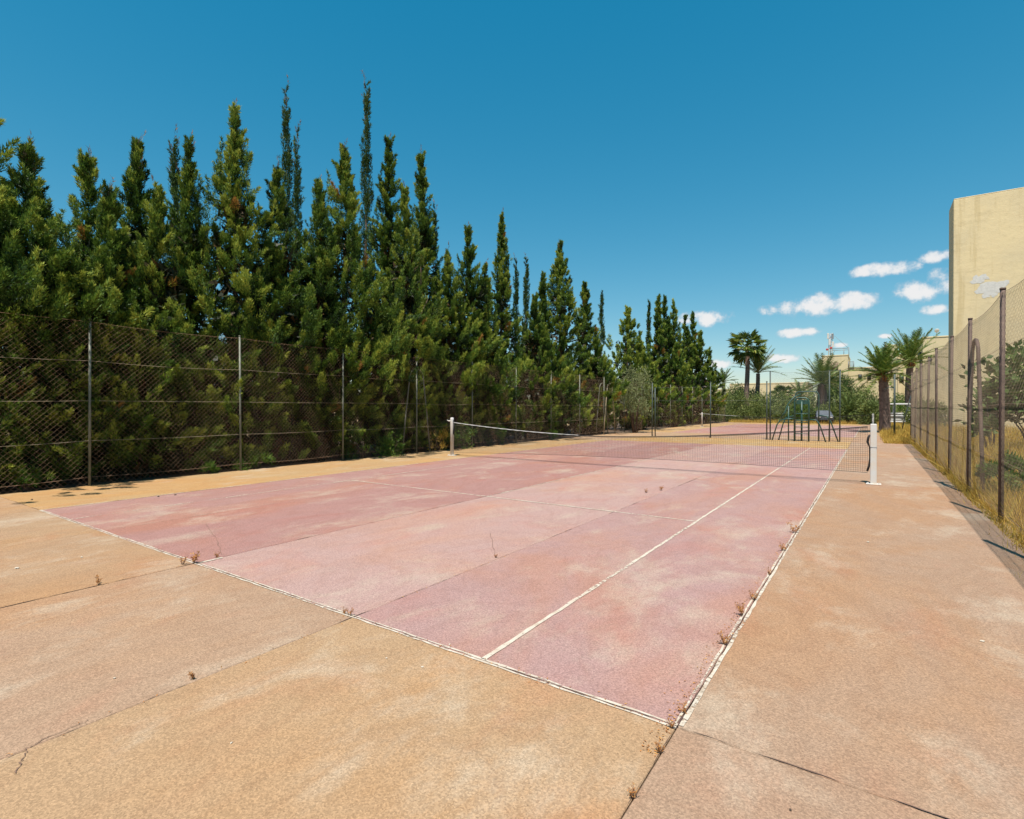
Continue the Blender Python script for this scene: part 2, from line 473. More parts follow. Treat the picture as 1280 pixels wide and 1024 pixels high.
def bevel_box(name, x0, x1, y0, y1, z0, z1, bev, mat, parent=None, seg=1):
    bm = bmesh.new()
    bmesh.ops.create_cube(bm, size=1)
    for v in bm.verts:
        v.co = Vector(((x0+x1)/2+v.co.x*(x1-x0), (y0+y1)/2+v.co.y*(y1-y0), (z0+z1)/2+v.co.z*(z1-z0)))
    if bev: bmesh.ops.bevel(bm, geom=list(bm.edges), offset=bev, segments=seg, affect='EDGES', profile=0.5)
    me = bpy.data.meshes.new(name); bm.to_mesh(me); bm.free()
    return link(name, me, mat, parent)

# ------------------------------------------------------------------ ground
def ground():
    g = Geo()
    g.add([(-900, -400, -0.05), (900, -400, -0.05), (900, 1200, -0.05), (-900, 1200, -0.05)], [(0, 1, 2), (0, 2, 3)])
    tag(g.obj('ground', 'ground'), kind='structure')
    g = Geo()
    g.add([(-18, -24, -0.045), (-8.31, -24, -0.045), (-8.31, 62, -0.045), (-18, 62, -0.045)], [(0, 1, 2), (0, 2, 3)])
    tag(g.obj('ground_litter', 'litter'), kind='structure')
ground()

# ------------------------------------------------------------------ the two courts
def court(cy, far):
    xr = 6.85 if far else 7.93
    XE = [-8.3, -5.485, -2.743, 0.0, 2.743, 5.485, xr]
    lo, hi = cy-17.25, cy+17.25
    g = Geo(); g.add([(-8.29, lo, -0.016), (xr-0.01, lo, -0.016), (xr-0.01, hi, -0.016), (-8.29, hi, -0.016)], [(0, 1, 2), (0, 2, 3)])
    root = g.obj('court_paving' if not far else 'court_paving_far', 'soil'); tag(root, kind='structure')
    YE = [lo, cy-11.885, cy, cy+11.885, hi]
    rr = random.Random(11+int(far))
    tints = {  # column, row -> base colour
        'margin_left': (0.425, 0.275, 0.135), 'margin_right': (0.364, 0.237, 0.158)}
    pinks = {1: (0.362, 0.203, 0.176), 2: (0.348, 0.188, 0.163), 3: (0.412, 0.264, 0.230), 4: (0.382, 0.234, 0.211)}
    for c in range(6):
        for r in range(4):
            gap = 0.003
            o = bevel_box('slab', XE[c]+gap, XE[c+1]-gap, YE[r]+gap, YE[r+1]-gap, -0.14, rr.uniform(-0.003, 0.0), 0.004, 'concrete', root)
            if c == 5: t = tints['margin_right']
            elif r in (0, 3) and c == 0: t = (0.385, 0.25, 0.148)
            elif r in (0, 3): t = [None, (0.370, 0.240, 0.142), (0.365, 0.230, 0.135), (0.378, 0.245, 0.160), (0.390, 0.248, 0.140)][c] if not (r == 3) else (0.43, 0.275, 0.12)
            elif c == 0: t = tints['margin_left']
            else: t = pinks[c]
            k = rr.uniform(0.97, 1.03)
            k *= 0.79
            o.color = (t[0]*k, t[1]*k, t[2]*k, 1)
    # painted lines: strips a few millimetres above the slabs
    z = 0.0035
    def strip(x0, y0, x1, y1, mat='paint'):
        g = Geo(); rs = random.Random(int(abs(x0*91+y0*37+x1*11))+1)
        along_x = (x1-x0) > (y1-y0)
        ln = (x1-x0) if along_x else (y1-y0)
        n = max(2, int(ln/0.12)); a, b = [], []
        for i in range(n+1):
            s = i/n*ln
            j0, j1 = rs.uniform(-0.006, 0.006), rs.uniform(-0.006, 0.006)
            if along_x: a.append((x0+s, y0+j0, z)); b.append((x0+s, y1+j1, z))
            else: a.append((x0+j0, y0+s, z)); b.append((x1+j1, y0+s, z))
        m = n+1; f = []
        for i in range(n):
            q = (i, i+1, m+i+1, m+i) if along_x else (i, m+i, m+i+1, i+1)
            f += [(q[0], q[1], q[2]), (q[0], q[2], q[3])]
        g.add(a+b, f); g.obj('line_marking', mat, root)
    w = 0.017
    for s in (-1, 1):
        yb = cy+s*11.885
        mt = 'paint' if s < 0 else 'paint_faint'
        strip(-5.485, yb+0.007, 5.485, yb+0.007+w, mt); strip(-5.485, yb-0.007-w, 5.485, yb-0.007, mt)
        ys = cy+s*6.40
        for (a, b) in ((-4.10, -2.755), (-2.73, -0.012), (0.012, 2.73), (2.755, 4.10)): strip(a, ys-0.020, b, ys+0.020, 'paint_mid')
    for s in (-1, 1):
        for (a, b) in ((cy-11.87, cy-0.012), (cy+0.012, cy+11.87)):
            mt = 'paint' if s > 0 else 'paint_faint'
            xs = s*5.485
            strip(xs+0.007, a, xs+0.007+w+0.006, b, mt); strip(xs-0.007-w, a, xs-0.007, b, 'paint_faint' if s < 0 else 'paint')
            strip(s*4.115-0.019, a, s*4.115+0.019, b, mt)
    strip(0.010, cy-6.38, 0.045, cy-0.012, 'paint_faint'); strip(0.010, cy+0.012, 0.045, cy+6.38, 'paint_faint')
    strip(0.010, cy-11.86, 0.05, cy-11.60, 'paint')
    return root
near_court = court(0.0, False)
far_court = court(34.5, True)

# ------------------------------------------------------------------ hairline cracks in the slabs
def crack(pts, w):
    g = Geo(); rs = random.Random(int(pts[0][0]*100)+7)
    P = []
    for (a, b) in zip(pts[:-1], pts[1:]):
        for k in range(6): P.append(np.array(a)*(1-k/6)+np.array(b)*k/6+np.array([rs.uniform(-.012, .012), rs.uniform(-.012, .012)]))
    P.append(np.array(pts[-1], float))
    a, b = [], []
    for i, p in enumerate(P):
        t = P[min(i+1, len(P)-1)]-P[max(i-1, 0)]; t = t/np.linalg.norm(t); nrm = np.array([-t[1], t[0]])
        ww = w*rs.uniform(0.4, 1.3)
        a.append((*(p+nrm*ww), 0.003)); b.append((*(p-nrm*ww), 0.003))
    m = len(P); f = []
    for i in range(m-1): f += [(i, m+i, m+i+1), (i, m+i+1, i+1)]
    g.add(a+b, f); g.obj('crack', 'crack', near_court)
for px in ([(277, 694), (272, 676), (262, 662), (258, 655)], [(620, 696), (616, 682), (613, 667)], [(18, 968), (26, 952), (32, 936)], [(12, 948), (60, 922), (110, 900)]):
    crack([tuple(gnd(*p)[:2]) for p in px], 0.0025)

# dirt that has gathered along the slab joints
def joint_dirt(p0, p1, seed):
    rs = random.Random(seed); p0 = np.array(p0, float); p1 = np.array(p1, float)
    ln = np.linalg.norm(p1-p0); t = (p1-p0)/ln; nr = np.array([-t[1], t[0]])
    n = int(ln/0.035); a, b, w = [], [], 0.002; g = Geo(); off = 0.0
    for i in range(n+1):
        w = min(0.005, max(0.0002, w+rs.uniform(-0.0020, 0.0017))); off = max(-0.006, min(0.006, off+rs.uniform(-.002, .002)))
        c = p0+t*ln*i/n+nr*off
        a.append((*(c+nr*w), 0.0016)); b.append((*(c-nr*w*rs.uniform(0.4, 1.0)), 0.0016))
    f = []
    for i in range(n): f += [(i, n+1+i, n+2+i), (i, n+2+i, i+1)]
    g.add(a+b, f); o = g.obj('joint_dirt', 'crack', near_court)
for i, xj in enumerate((-5.485, -2.743, 0.0, 2.743, 5.485)):
    joint_dirt((xj, -17.2), (xj, -0.02), 40+i); joint_dirt((xj, 0.02), (xj, 17.2), 60+i)
joint_dirt((-8.2, -11.885), (7.9, -11.885), 80); joint_dirt((-6.2, 0), (6.2, 0), 81)
def litter():
    rng = np.random.default_rng(77); n = 620
    y = -12.2+rng.random(n)**1.4*11; x = 5.47-np.abs(rng.normal(size=n))*0.05
    n2 = 260; x2 = -5+rng.random(n2)*10.3; y2 = -11.885+rng.normal(size=n2)*0.03
    n3 = 260; x3 = np.where(rng.random(n3) < 0.5, 0.0, 2.743)+rng.normal(size=n3)*0.03; y3 = -16+rng.random(n3)*16
    n4 = 700; x4 = -8.2+np.abs(rng.normal(size=n4))*0.28; y4 = -14+rng.random(n4)*30
    P = np.stack([np.concatenate([x, x2, x3, x4]), np.concatenate([y, y2, y3, y4]), np.full(n+n2+n3+n4, 0.006)], 1)
    m = len(P); d = rng.normal(size=(m, 3))*np.array([1, 1, 0.12])
    me = leaves_mesh('leaf_litter', P, d, 0.012+0.014*rng.random(m), 0.007, rng.random(m), rng, True, np.array([[0, 0, 1.0]])+rng.normal(size=(m, 3))*0.3)
    tag(link('leaf_litter', me, 'dryweed'), 'scattered dry leaf litter along the slab joints', 'leaf litter', None, 'stuff')
litter()

# ------------------------------------------------------------------ chain-link fences
def chain_panel(a, b, zb, zt, sag, pitch, r, mat, parent):
    """one bay: crossed diagonal wires from post a to post b (xy pairs)"""
    a = np.array(a, float); b = np.array(b, float); ln = np.linalg.norm(b-a); d = (b-a)/ln
    nrm = np.array([-d[1], d[0]])
    h = zt-zb
    def top(s): return zt-sag*4*(s/ln)*(1-s/ln)
    P0, P1 = [], []
    for sgn in (1, -1):
        n = int((ln+h)/pitch)+1
        for i in range(n):
            s0 = i*pitch-h if sgn > 0 else i*pitch
            # wire: s = s0 + sgn*(z-zb)
            if sgn > 0: e0, e1 = s0, s0+h
            else: e0, e1 = s0, s0-h
            # clip in s to [0, ln]
            za, zb_ = 0.0, h
            lo, hi = min(e0, e1), max(e0, e1)
            c0, c1 = max(lo, 0), min(hi, ln)
            if c1-c0 < 0.02: continue
            z0, z1 = abs(c0-e0), abs(c1-e0)
            zz0 = min(zb+z0, top(c0)); zz1 = min(zb+z1, top(c1))
            off = nrm*0.003*sgn
            P0.append((*(a+d*c0+off), zz0)); P1.append((*(a+d*c1+off), zz1))
    g = Geo(); g.wires(P0, P1, r)
    return g.obj('chain_link_mesh', mat, parent)

def tension(parent, a, b, z, sag, r, mat):
    a = np.array(a, float); b = np.array(b, float)
    pts = [(*(a+(b-a)*t), z-sag*4*t*(1-t)) for t in np.linspace(0, 1, 7)]
    g = Geo(); g.wires(pts[:-1], pts[1:], r); return g.obj('tension_wire', mat, parent)

def post(parent, x, y, h, r, mat, lean=(0, 0)):
    g = Geo(); g.tube([(x, y, -0.2), (x+lean[0]*0.5, y+lean[1]*0.5, h/2), (x+lean[0], y+lean[1], h)], r, 10)
    g.tube([(x+lean[0], y+lean[1], h-0.001), (x+lean[0], y+lean[1], h+0.03)], r*1.15, 10)
    return g.obj('post', mat, parent, False)

def brace(parent, x, y, wb, wt, h, r, mat):
    """inverted U hoop with splayed legs beside a post"""
    pts = [(x, y-wb/2, -0.15), (x, y-wb/2+(wb-wt)*0.25, h*0.45), (x, y-wt/2, h*0.88)]
    for k in range(1, 8):
        a = PI-PI*k/8
        pts.append((x, y+math.cos(a)*wt/2, h*0.88+math.sin(a)*h*0.12*0.9))
    pts += [(x, y+wt/2, h*0.88), (x, y+wb/2-(wb-wt)*0.25, h*0.45), (x, y+wb/2, -0.15)]
    g = Geo(); g.tube(pts, r, 8); return g.obj('brace_hoop', mat, parent, True)

BAY = 3.45
# left fence, in front of the cypress row
fl = empty('chain_link_fence', (0, 0, 0))
tag(fl, 'long chain link fence with slim galvanised posts in front of the cypress row', 'fence')
XL = -8.2
rl = random.Random(3)
ys = [k*BAY for k in range(-6, 16)]
for y in ys:
    post(fl, XL, y, 3.74, 0.028, 'galv', (rl.uniform(-.02, .02), rl.uniform(-.03, .03)))
for a, b in zip(ys[:-1], ys[1:]):
    near = b < 26
    chain_panel((XL, a), (XL, b), 0.03, 3.70, rl.uniform(0.0, 0.08), 0.115 if near else 0.17, 0.0017 if near else 0.0018, 'wire', fl)
    for k, z in enumerate((0.20, 1.02, 1.92, 2.82, 3.70)):
        tension(fl, (XL+0.006, a), (XL+0.006, b), z, rl.uniform(0.0, 0.05), 0.0045, 'wire_bright' if k in (1, 2, 3) else 'wire')
brace(fl, XL-0.10, 0.10, 1.55, 0.75, 3.3, 0.026, 'galv')
brace(fl, XL-0.10, 17.2, 1.9, 0.8, 3.4, 0.026, 'galv')
brace(fl, XL+0.12, 17.9, 1.9, 0.8, 3.4, 0.026, 'wire_bright')

# right fence, in front of the dry grass
fr = empty('chain_link_fence', (0, 0, 0))
tag(fr, 'chain link fence with brown rusty posts beside the dry grass on the right', 'fence')
XR = 8.08
ysr = [k*BAY for k in range(-5, 7)]
for y in ysr:
    post(fr, XR, y, 3.66, 0.036, 'rust_post', (rl.uniform(-.01, .05), rl.uniform(-.03, .03)))
for a, b in zip(ysr[:-1], ysr[1:]):
    sg = rl.uniform(0.05, 0.12)
    chain_panel((XR, a), (XR, b), 0.03, 3.62, sg, 0.095, 0.0016, 'wire_dull', fr)
    for k, z in enumerate((0.12, 0.95, 1.85, 2.75, 3.62)):
        tension(fr, (XR+0.006, a), (XR+0.006, b), z, sg if k == 4 else rl.uniform(0.01, 0.05), 0.004, 'wire_dull')
brace(fr, XR+0.08, -0.15, 2.2, 0.8, 3.25, 0.034, 'rust_post')
brace(fr, XR+0.08, 20.4, 1.2, 0.6, 3.1, 0.03, 'rust_post')

# open fence between the two courts
fm = empty('chain_link_fence', (0, 0, 0))
tag(fm, 'half stripped dividing fence of dark green posts between the two courts', 'fence')
for (x, h) in ((-4.95, 3.3), (-4.75, 3.0), (-1.45, 3.25), (1.55, 3.2), (1.72, 3.75), (4.52, 3.7), (4.98, 3.7)):
    post(fm, x, 17.25, h, 0.034, 'dark_post', (rl.uniform(-.02, .02), 0))
chain_panel((1.72, 17.25), (4.52, 17.25), 1.4, 3.68, 0.05, 0.11, 0.0018, 'grey', fm)
for (x0, x1) in ((-4.75, -1.45), (-1.45, 1.55), (1.72, 4.52)):
    for z in (0.06, 2.2, 3.0): tension(fm, (x0, 17.25), (x1, 17.25), z, 0.03, 0.003, 'grey')
tension(fm, (1.72, 17.25), (4.98, 17.25), 3.70, 0.04, 0.004, 'grey')

# gate posts at the far end of the right fence
for (px, py, h, lb) in ((1118, 548, 3.7, 'dark green gate post with a curled top beyond the right net post'),
                        (1124, 546, 3.3, 'thin leaning dark pole beside the dark green gate post')):
    p = gnd(px, py)
    e = empty('gate_post', (p[0], p[1], 0)); tag(e, lb, 'gate post')
    ln = 0.0 if h > 3.5 else 0.75
    g = Geo(); g.tube([(-0.0, 0, -0.2), (ln*0.5, 0, h/2), (ln, 0, h)], 0.05 if h > 3.5 else 0.03, 8); g.obj('pole', 'dark_post', e)
    g = Geo(); g.tube([(ln, 0, h*0.78), (ln-0.25, 0, h*0.80), (ln-0.5, 0, h*0.76)] if h > 3.5 else [(ln, 0, h-0.02), (ln+0.4, 0, h+0.12), (ln+0.75, 0, h+0.14)], 0.025, 6)
    g.obj('hook', 'dark_post', e)

# ------------------------------------------------------------------ nets
def net_post(x, y, h, side, label, strap):
    e = empty('net_post', (x, y, 0)); tag(e, label, 'net post', 'tennis net posts')
    g = Geo()
    if strap:
        bm = None
        o = bevel_box('pole', -0.062, 0.062, -0.062, 0.062, 0.0, h, 0.010, 'white_steel', e)
        g = Geo(); g.box((0, 0, 0.86), (0.132, 0.132, 0.012)); g.obj('band', 'grey', e)
        g = Geo(); g.tube([(-0.072, 0, 1.15), (-0.10, 0, 1.08), (-0.115, 0, 0.98), (-0.075, 0, 0.86), (-0.07, 0, 0.6), (-0.085, 0, 0.42), (-0.12, 0, 0.30)],
                          [0.018, 0.026, 0.026, 0.012, 0.014, 0.022, 0.022], 8); g.obj('strap', 'strap', e, True)
    else:
        g.tube([(0, 0, 0), (0, 0, h-0.05), (0, 0, h-0.012), (0, 0, h)], [0.066, 0.066, 0.062, 0.035], 16); g.obj('pole', 'white_steel', e, True)
        g = Geo(); g.tube([(-0.04, 0, h-0.12), (-0.14, -0.01, h-0.13), (-0.22, -0.02, h-0.10)], [0.03, 0.022, 0.014], 8); g.obj('winch_handle', 'white_steel', e, True)
        g = Geo(); g.tube([(0.055, 0, h-0.1), (0.10, 0, h-0.3), (0.075, 0, h-0.62)], 0.022, 8); g.obj('cord', 'strap', e, True)
    bevel_box('base_plate', -0.14, 0.15, -0.10, 0.10, 0.0, 0.022, 0.006, 'white_steel', e)
    for sx in (-1, 1):
        g = Geo(); g.tube([(sx*0.105, -0.07, 0.02), (sx*0.105, -0.07, 0.05)], 0.014, 8); g.obj('bolt', 'white_steel', e)
    return e

def net(y, top_f, bot_f, x0, x1, cell, r, label, tape_to, slope):
    e = empty('tennis_net', (0, y, 0)); tag(e, label, 'tennis net', 'tennis nets')
    rs = np.random.default_rng(5)
    xs = np.arange(x0, x1+1e-6, cell)
    zt = np.array([top_f(x) for x in xs]); zb = np.array([bot_f(x) for x in xs])
    rows = int(1.02/cell)
    V = np.zeros((rows+1, len(xs), 3))
    for i in range(rows+1):
        t = i/rows
        V[i, :, 0] = xs; V[i, :, 2] = zb+(zt-zb)*t
        V[i, :, 1] = 0.05*np.sin(xs*1.3)*math.sin(t*PI)+0.012*np.sin(xs*9+t*5)*(1-t)
    V[1:-1, :, 2] += rs.normal(size=(rows-1, len(xs)))*0.002
    g = Geo()
    g.wires(V[:-1].reshape(-1, 3), V[1:].reshape(-1, 3), r)
    g.wires(V[:, :-1].reshape(-1, 3), V[:, 1:].reshape(-1, 3), r)
    g.obj('mesh', 'net', e)
    # lower hem cord
    g = Geo(); g.wires(V[0, :-1], V[0, 1:], 0.006); g.obj('hem_cord', 'net', e)
    # white headband on one half, a bare cable on the other
    k = int((tape_to-x0)/cell)
    T = V[-1]
    g = Geo(); a, b, c, d = [], [], [], []
    for i in range(k+1):
        p = T[i]; j = 0.004*math.sin(i*0.9)
        wd = 0.010*(1.0 if i < k*0.8 else max(0.15, (k-i)/(k*0.2)))
        a.append((p[0], p[1]-0.016, p[2]-wd+j)); b.append((p[0], p[1]-0.013, p[2]+0.010)); c.append((p[0], p[1]+0.013, p[2]+0.010)); d.append((p[0], p[1]+0.016, p[2]-wd+j))
    n = k+1; f = []
    for i in range(k):
        for q in range(3): f += [(q*n+i, q*n+i+1, (q+1)*n+i+1), (q*n+i, (q+1)*n+i+1, (q+1)*n+i)]
    g.add(a+b+c+d, f); g.obj('headband', 'tape', e)
    g = Geo(); g.wires(T[k:-1], T[k+1:], 0.009)
    for dz in (0.014, 0.028):
        low = T[k:].copy(); low[:, 2] -= dz
        g.wires(low[:-1], low[1:], 0.005)
    g.obj('headline_cable', 'net', e)
    return e

def top1(x):
    u = (x+0.6)/6.9
    return 0.90+0.44*abs(u)**1.7
net_post(6.40, 0, 1.40, 1, 'square white net post with black strap at right end of the near net', True)
net_post(-6.40, 0, 1.40, -1, 'round white net post with side handle near the left fence', False)
net(0.0, top1, lambda x: 0.10+0.20*(1-abs((x-2.5)/9)**2), -6.32, 6.30, 0.046, 0.0021, 'dark sagging tennis net with white headband on the near court', -1.2, 0)
net_post(6.40, 34.5, 1.30, 1, 'small distant white net post at right end of far net', True)
net_post(-6.40, 34.5, 1.30, -1, 'small distant white net post at left end of far net', False)
net(34.5, lambda x: 0.92+0.30*abs(x/6.4)**1.6, lambda x: 0.05, -6.32, 6.30, 0.10, 0.0026, 'distant tennis net with white headband on the far court', -3.2, 0)

# ------------------------------------------------------------------ umpire chair made of green tubes
def umpire_chair():
    e = empty('umpire_chair', (3.25, 17.0, 0)); tag(e, 'dark green tubular steel umpire chair standing behind the near court', 'umpire chair')
    def T(name, pts, r=0.032, mat='green_steel'):
        g = Geo(); g.tube(pts, r, 8); return g.obj(name, mat, e, True)
    def hoop(name, x0, x1, y, h, r=0.032, c=0.22):
        pts = [(x0, y, 0), (x0, y, h-c)]
        for k in range(1, 5):
            a = PI-PI/2*k/4; pts.append((x0+c+math.cos(a)*c, y, h-c+math.sin(a)*c))
        for k in range(0, 5):
            a = PI/2-PI/2*k/4; pts.append((x1-c+math.cos(a)*c, y, h-c+math.sin(a)*c))
        pts.append((x1, y, 0)); T(name, pts, r)
    hoop('back_hoop', -0.33, 0.78, 0.35, 2.62)
    hoop('seat_hoop', -0.28, 0.38, -0.35, 2.28, 0.042)
    T('side_rail', [(-0.95, -0.2, 1.25), (-0.75, -0.2, 1.5), (-0.62, -0.1, 1.95), (-0.45, 0, 2.2), (-0.33, 0.1, 2.35), (-0.05, 0.3, 2.5)])
    T('leg', [(-0.58, -0.2, 0), (-0.58, -0.2, 1.85)]); T('leg', [(0.02, 0.0, 0), (0.02, 0.0, 2.1)], 0.045)
    T('leg', [(-1.36, -0.3, 0), (-1.12, -0.3, 0.85), (-0.98, -0.3, 1.08), (-0.6, -0.3, 1.18), (-0.3, -0.3, 1.18)])
    T('leg', [(-1.12, 0.3, 0), (-0.9, 0.3, 0.9), (-0.75, 0.3, 1.22), (-0.4, 0.3, 1.32), (-0.3, 0.3, 1.32)])
    T('leg', [(1.14, -0.3, 0), (0.86, -0.3, 0.92), (0.72, -0.3, 1.12), (0.38, -0.3, 1.15)])
    T('leg', [(1.66, 0.3, 0), (1.32, 0.3, 1.05), (1.15, 0.3, 1.32), (0.78, 0.3, 1.36)])
    T('cross_bar', [(-1.05, -0.3, 1.0), (0.4, -0.3, 1.0)], 0.022)
    T('cross_bar', [(-0.3, -0.35, 1.45), (0.4, -0.35, 1.45)], 0.022)
    bevel_box('seat', -0.26, 0.36, -0.34, 0.1, 1.08, 1.12, 0.01, 'green_steel', e)
    bevel_box('backrest', -0.25, 0.35, 0.10, 0.13, 1.95, 2.18, 0.01, 'green_steel', e)
    for z in (0.4, 0.75): T('step', [(-0.26, -0.36, z), (0.36, -0.36, z)], 0.02)
umpire_chair()

# ------------------------------------------------------------------ cypress trees
def trunk_obj(parent, h, r, rng, mat='bark', lean=0.1, limbs=5):
    g = Geo()
    k = 7
    pts = np.array([(rng.normal()*lean*0.3*(i > 0), rng.normal()*lean*0.3*(i > 0), -0.1+h*i/(k-1)) for i in range(k)])
    g.tube(pts, np.linspace(r, r*0.18, k), 7)
    for i in range(limbs):
        z = h*(0.08+0.6*rng.random()); a = rng.random()*2*PI; ln = h*0.14*(0.6+rng.random())
        p0 = np.array([np.interp(z, pts[:, 2], pts[:, 0]), np.interp(z, pts[:, 2], pts[:, 1]), z])
        d = np.array([math.cos(a), math.sin(a), 1.1])
        g.tube([p0, p0+d*ln*0.4, p0+d*ln*0.7+np.array([0, 0, ln*0.35])], [r*0.32, r*0.2, r*0.07], 5)
    return g.obj('trunk', mat, parent, True)

def plumes_to_leaves(P, D, Lp, W, M, ll, lw, tone_p, rng, tight=0.6):
    """P,D,Lp,W: plume base, direction, length, width; M leaves each"""
    n = len(P); D = unit(D)
    u = unit(np.cross(D, rng.normal(size=(n, 3)))); w = np.cross(D, u)
    s = rng.random((n, M))**0.85
    a = rng.random((n, M))*2*PI
    prof = np.sin(np.clip(s*0.93+0.07, 0, 1)*PI)**0.7*(1-0.45*s)
    rad = prof*W[:, None]*np.sqrt(rng.random((n, M)))
    rv = np.cos(a)[..., None]*u[:, None]+np.sin(a)[..., None]*w[:, None]
    pos = P[:, None]+D[:, None]*(s*Lp[:, None])[..., None]+rv*rad[..., None]
    d = D[:, None]+rv*tight+rng.normal(size=(n, M, 3))*0.35
    d[..., 2] += 0.25
    tone = tone_p[:, None]+rng.normal(size=(n, M))*0.12+(s-0.5)*0.50  # lighter toward the plume tip: new growth plus sunlight painted into the tone
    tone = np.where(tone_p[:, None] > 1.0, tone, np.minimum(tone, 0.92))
    lll = ll*(0.6+0.8*rng.random((n, M)))
    nh = rv*0.9+D[:, None]*0.35+rng.normal(size=(n, M, 3))*0.45
    return pos.reshape(-1, 3), d.reshape(-1, 3), lll.ravel(), lw*(0.7+0.6*rng.random(n*M)), tone.ravel(), nh.reshape(-1, 3)

def cypress(x, y, H, R, kind, seed, label, group, lod=1.0, leaders=3, tone0=0.42, zlow=0.02, spill=3.6):
    rng = np.random.default_rng(seed)
    e = empty('cypress_tree', (x, y, 0)); tag(e, label, 'tree', group)
    trunk_obj(e, H*0.70, 0.06+0.010*H*(0.4 if kind == 's' else 1), rng)
    ll, lw = 0.088*lod, 0.029*lod
    lob = rng.random(6)*2*PI; lobz = rng.random(6)*2*PI
    def prof(t, az):
        if kind == 's':
            r = R*np.minimum(1, (t/0.05)**0.5)*np.clip(1-t, 0, 1)**0.75
            return r*(0.9+0.1*np.sin(az*2+lob[0]+t*9))
        if kind == 'c':
            r = R*np.minimum(1, (t/0.08)**0.5)*np.clip(1-t, 0.0, 1)**1.0*1.15
        else:
            r = R*np.minimum(1, (t/0.10)**0.5)*np.where(t < 0.42, 1.0, np.clip(1-(t-0.42)/0.58, 0.03, 1)**1.4)
        k = 1+0.26*np.sin(az*2+lob[0]+t*7)+0.22*np.sin(az*3+lob[1]-t*13)+0.14*np.sin(t*26+lob[2]+az)
        return r*k
    area = H*R*(1.0 if kind != 's' else 0.8)
    n = int((60+area*(19 if kind != 's' else 30))/lod**1.2)
    t = zlow+(0.985-zlow)*rng.random(n*3)
    keep = rng.random(n*3) < (0.34+0.66*prof(t, t*0)/max(R, 0.1)/1.3)
    if kind == 's': keep &= t < 0.93
    else: keep &= (t*H > 3.2) | (rng.random(n*3) < (0.8 if spill > 3 else 0.9))
    t = t[keep][:n]; n = len(t)
    az = rng.random(n)*2*PI
    # a little denser on the side that is open to the court
    fl_ = rng.random(n) < 0.25
    az = np.where(fl_, rng.normal(size=n)*0.9-0.3, az)
    rf = 1-np.clip(0.5+0.6*(t-0.4), 0.5, 0.95)*rng.random(n)**1.7
    rr = prof(t, az)*rf
    P = np.stack([np.cos(az)*rr, np.sin(az)*rr, t*H], 1)
    out = np.stack([np.cos(az), np.sin(az), np.zeros(n)], 1)
    if kind == 's':
        D = out*0.16+np.array([0, 0, 1.0]); Lp = (0.45+0.5*rng.random(n)); W = (0.13+0.07*rng.random(n))*(1.15-0.6*t)
    else:
        upz = 0.55+0.95*t+rng.normal(size=n)*0.28
        D = out*(0.95-0.35*t)[:, None]+np.stack([rng.normal(size=n)*0.25, rng.normal(size=n)*0.25, upz], 1)
        Lp = (0.34+0.60*rng.random(n))*(1.2-0.5*t); W = (0.10+0.13*rng.random(n))*(1.2-0.55*t)
    P -= unit(D)*(Lp*0.45)[:, None]
    P[:, 2] = np.maximum(P[:, 2], 0.03)
    # low branches are held back by the fence; a few sprays push through the mesh
    Du = unit(D)
    end = np.maximum(P[:, 0], P[:, 0]+Du[:, 0]*Lp)+W*0.55
    over = np.maximum(0, end-(-8.30-x)-np.where(rng.random(n) < 0.08, 0.25, 0.0)-rng.random(n)*0.05)
    P[:, 0] -= np.where(P[:, 2]+Du[:, 2]*Lp*0.5 < spill, over, 0)
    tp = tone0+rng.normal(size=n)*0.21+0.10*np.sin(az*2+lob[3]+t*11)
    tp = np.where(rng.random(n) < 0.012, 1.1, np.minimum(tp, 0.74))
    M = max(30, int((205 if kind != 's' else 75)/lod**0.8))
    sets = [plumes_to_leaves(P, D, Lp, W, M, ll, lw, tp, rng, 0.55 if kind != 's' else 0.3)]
    # leaders: pointed tips that break the skyline
    def leader(px_, py_, z0, z1, w0, m):
        k = max(6, int((z1-z0)/0.16)); ti = np.linspace(0, 1, k)
        base = np.stack([px_+rng.normal(size=k)*w0*0.30*(1-ti), py_+rng.normal(size=k)*w0*0.30*(1-ti), z0+(z1-z0)*ti*0.93], 1)
        Dl = np.stack([rng.normal(size=k)*0.38, rng.normal(size=k)*0.38, np.ones(k)], 1)
        Ll = (0.24+0.24*(1-ti))*(1+0*ti); Wl = w0*(0.14+0.86*(1-ti))*0.8
        return plumes_to_leaves(base, Dl, Ll, Wl, m, ll*0.95, lw*0.75, np.full(k, tone0-0.05)+rng.normal(size=k)*0.1, rng, 0.85)
    if kind == 's': sets.append(leader(0, 0, H*0.6, H, R*0.45, 50))
    else:
        sets.append(leader(0, 0, H*0.60, H, R*0.15+0.05, 48))
        for k in range(leaders+3):
            a = rng.random()*2*PI; q = R*(0.25+0.4*rng.random())
            zz = H*(0.62+0.29*rng.random()); q = min(q, float(prof(np.array([zz/H-0.10]), np.array([a]))[0])*0.85)
            sets.append(leader(math.cos(a)*q, math.sin(a)*q, zz-0.22*H*rng.uniform(0.5, 1), zz, R*0.11+0.05, 40))
    parts = [np.concatenate([s[i] for s in sets]) for i in range(6)]
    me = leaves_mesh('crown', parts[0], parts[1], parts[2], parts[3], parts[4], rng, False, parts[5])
    link('crown', me, 'spire' if kind == 's' else 'cypress', e)
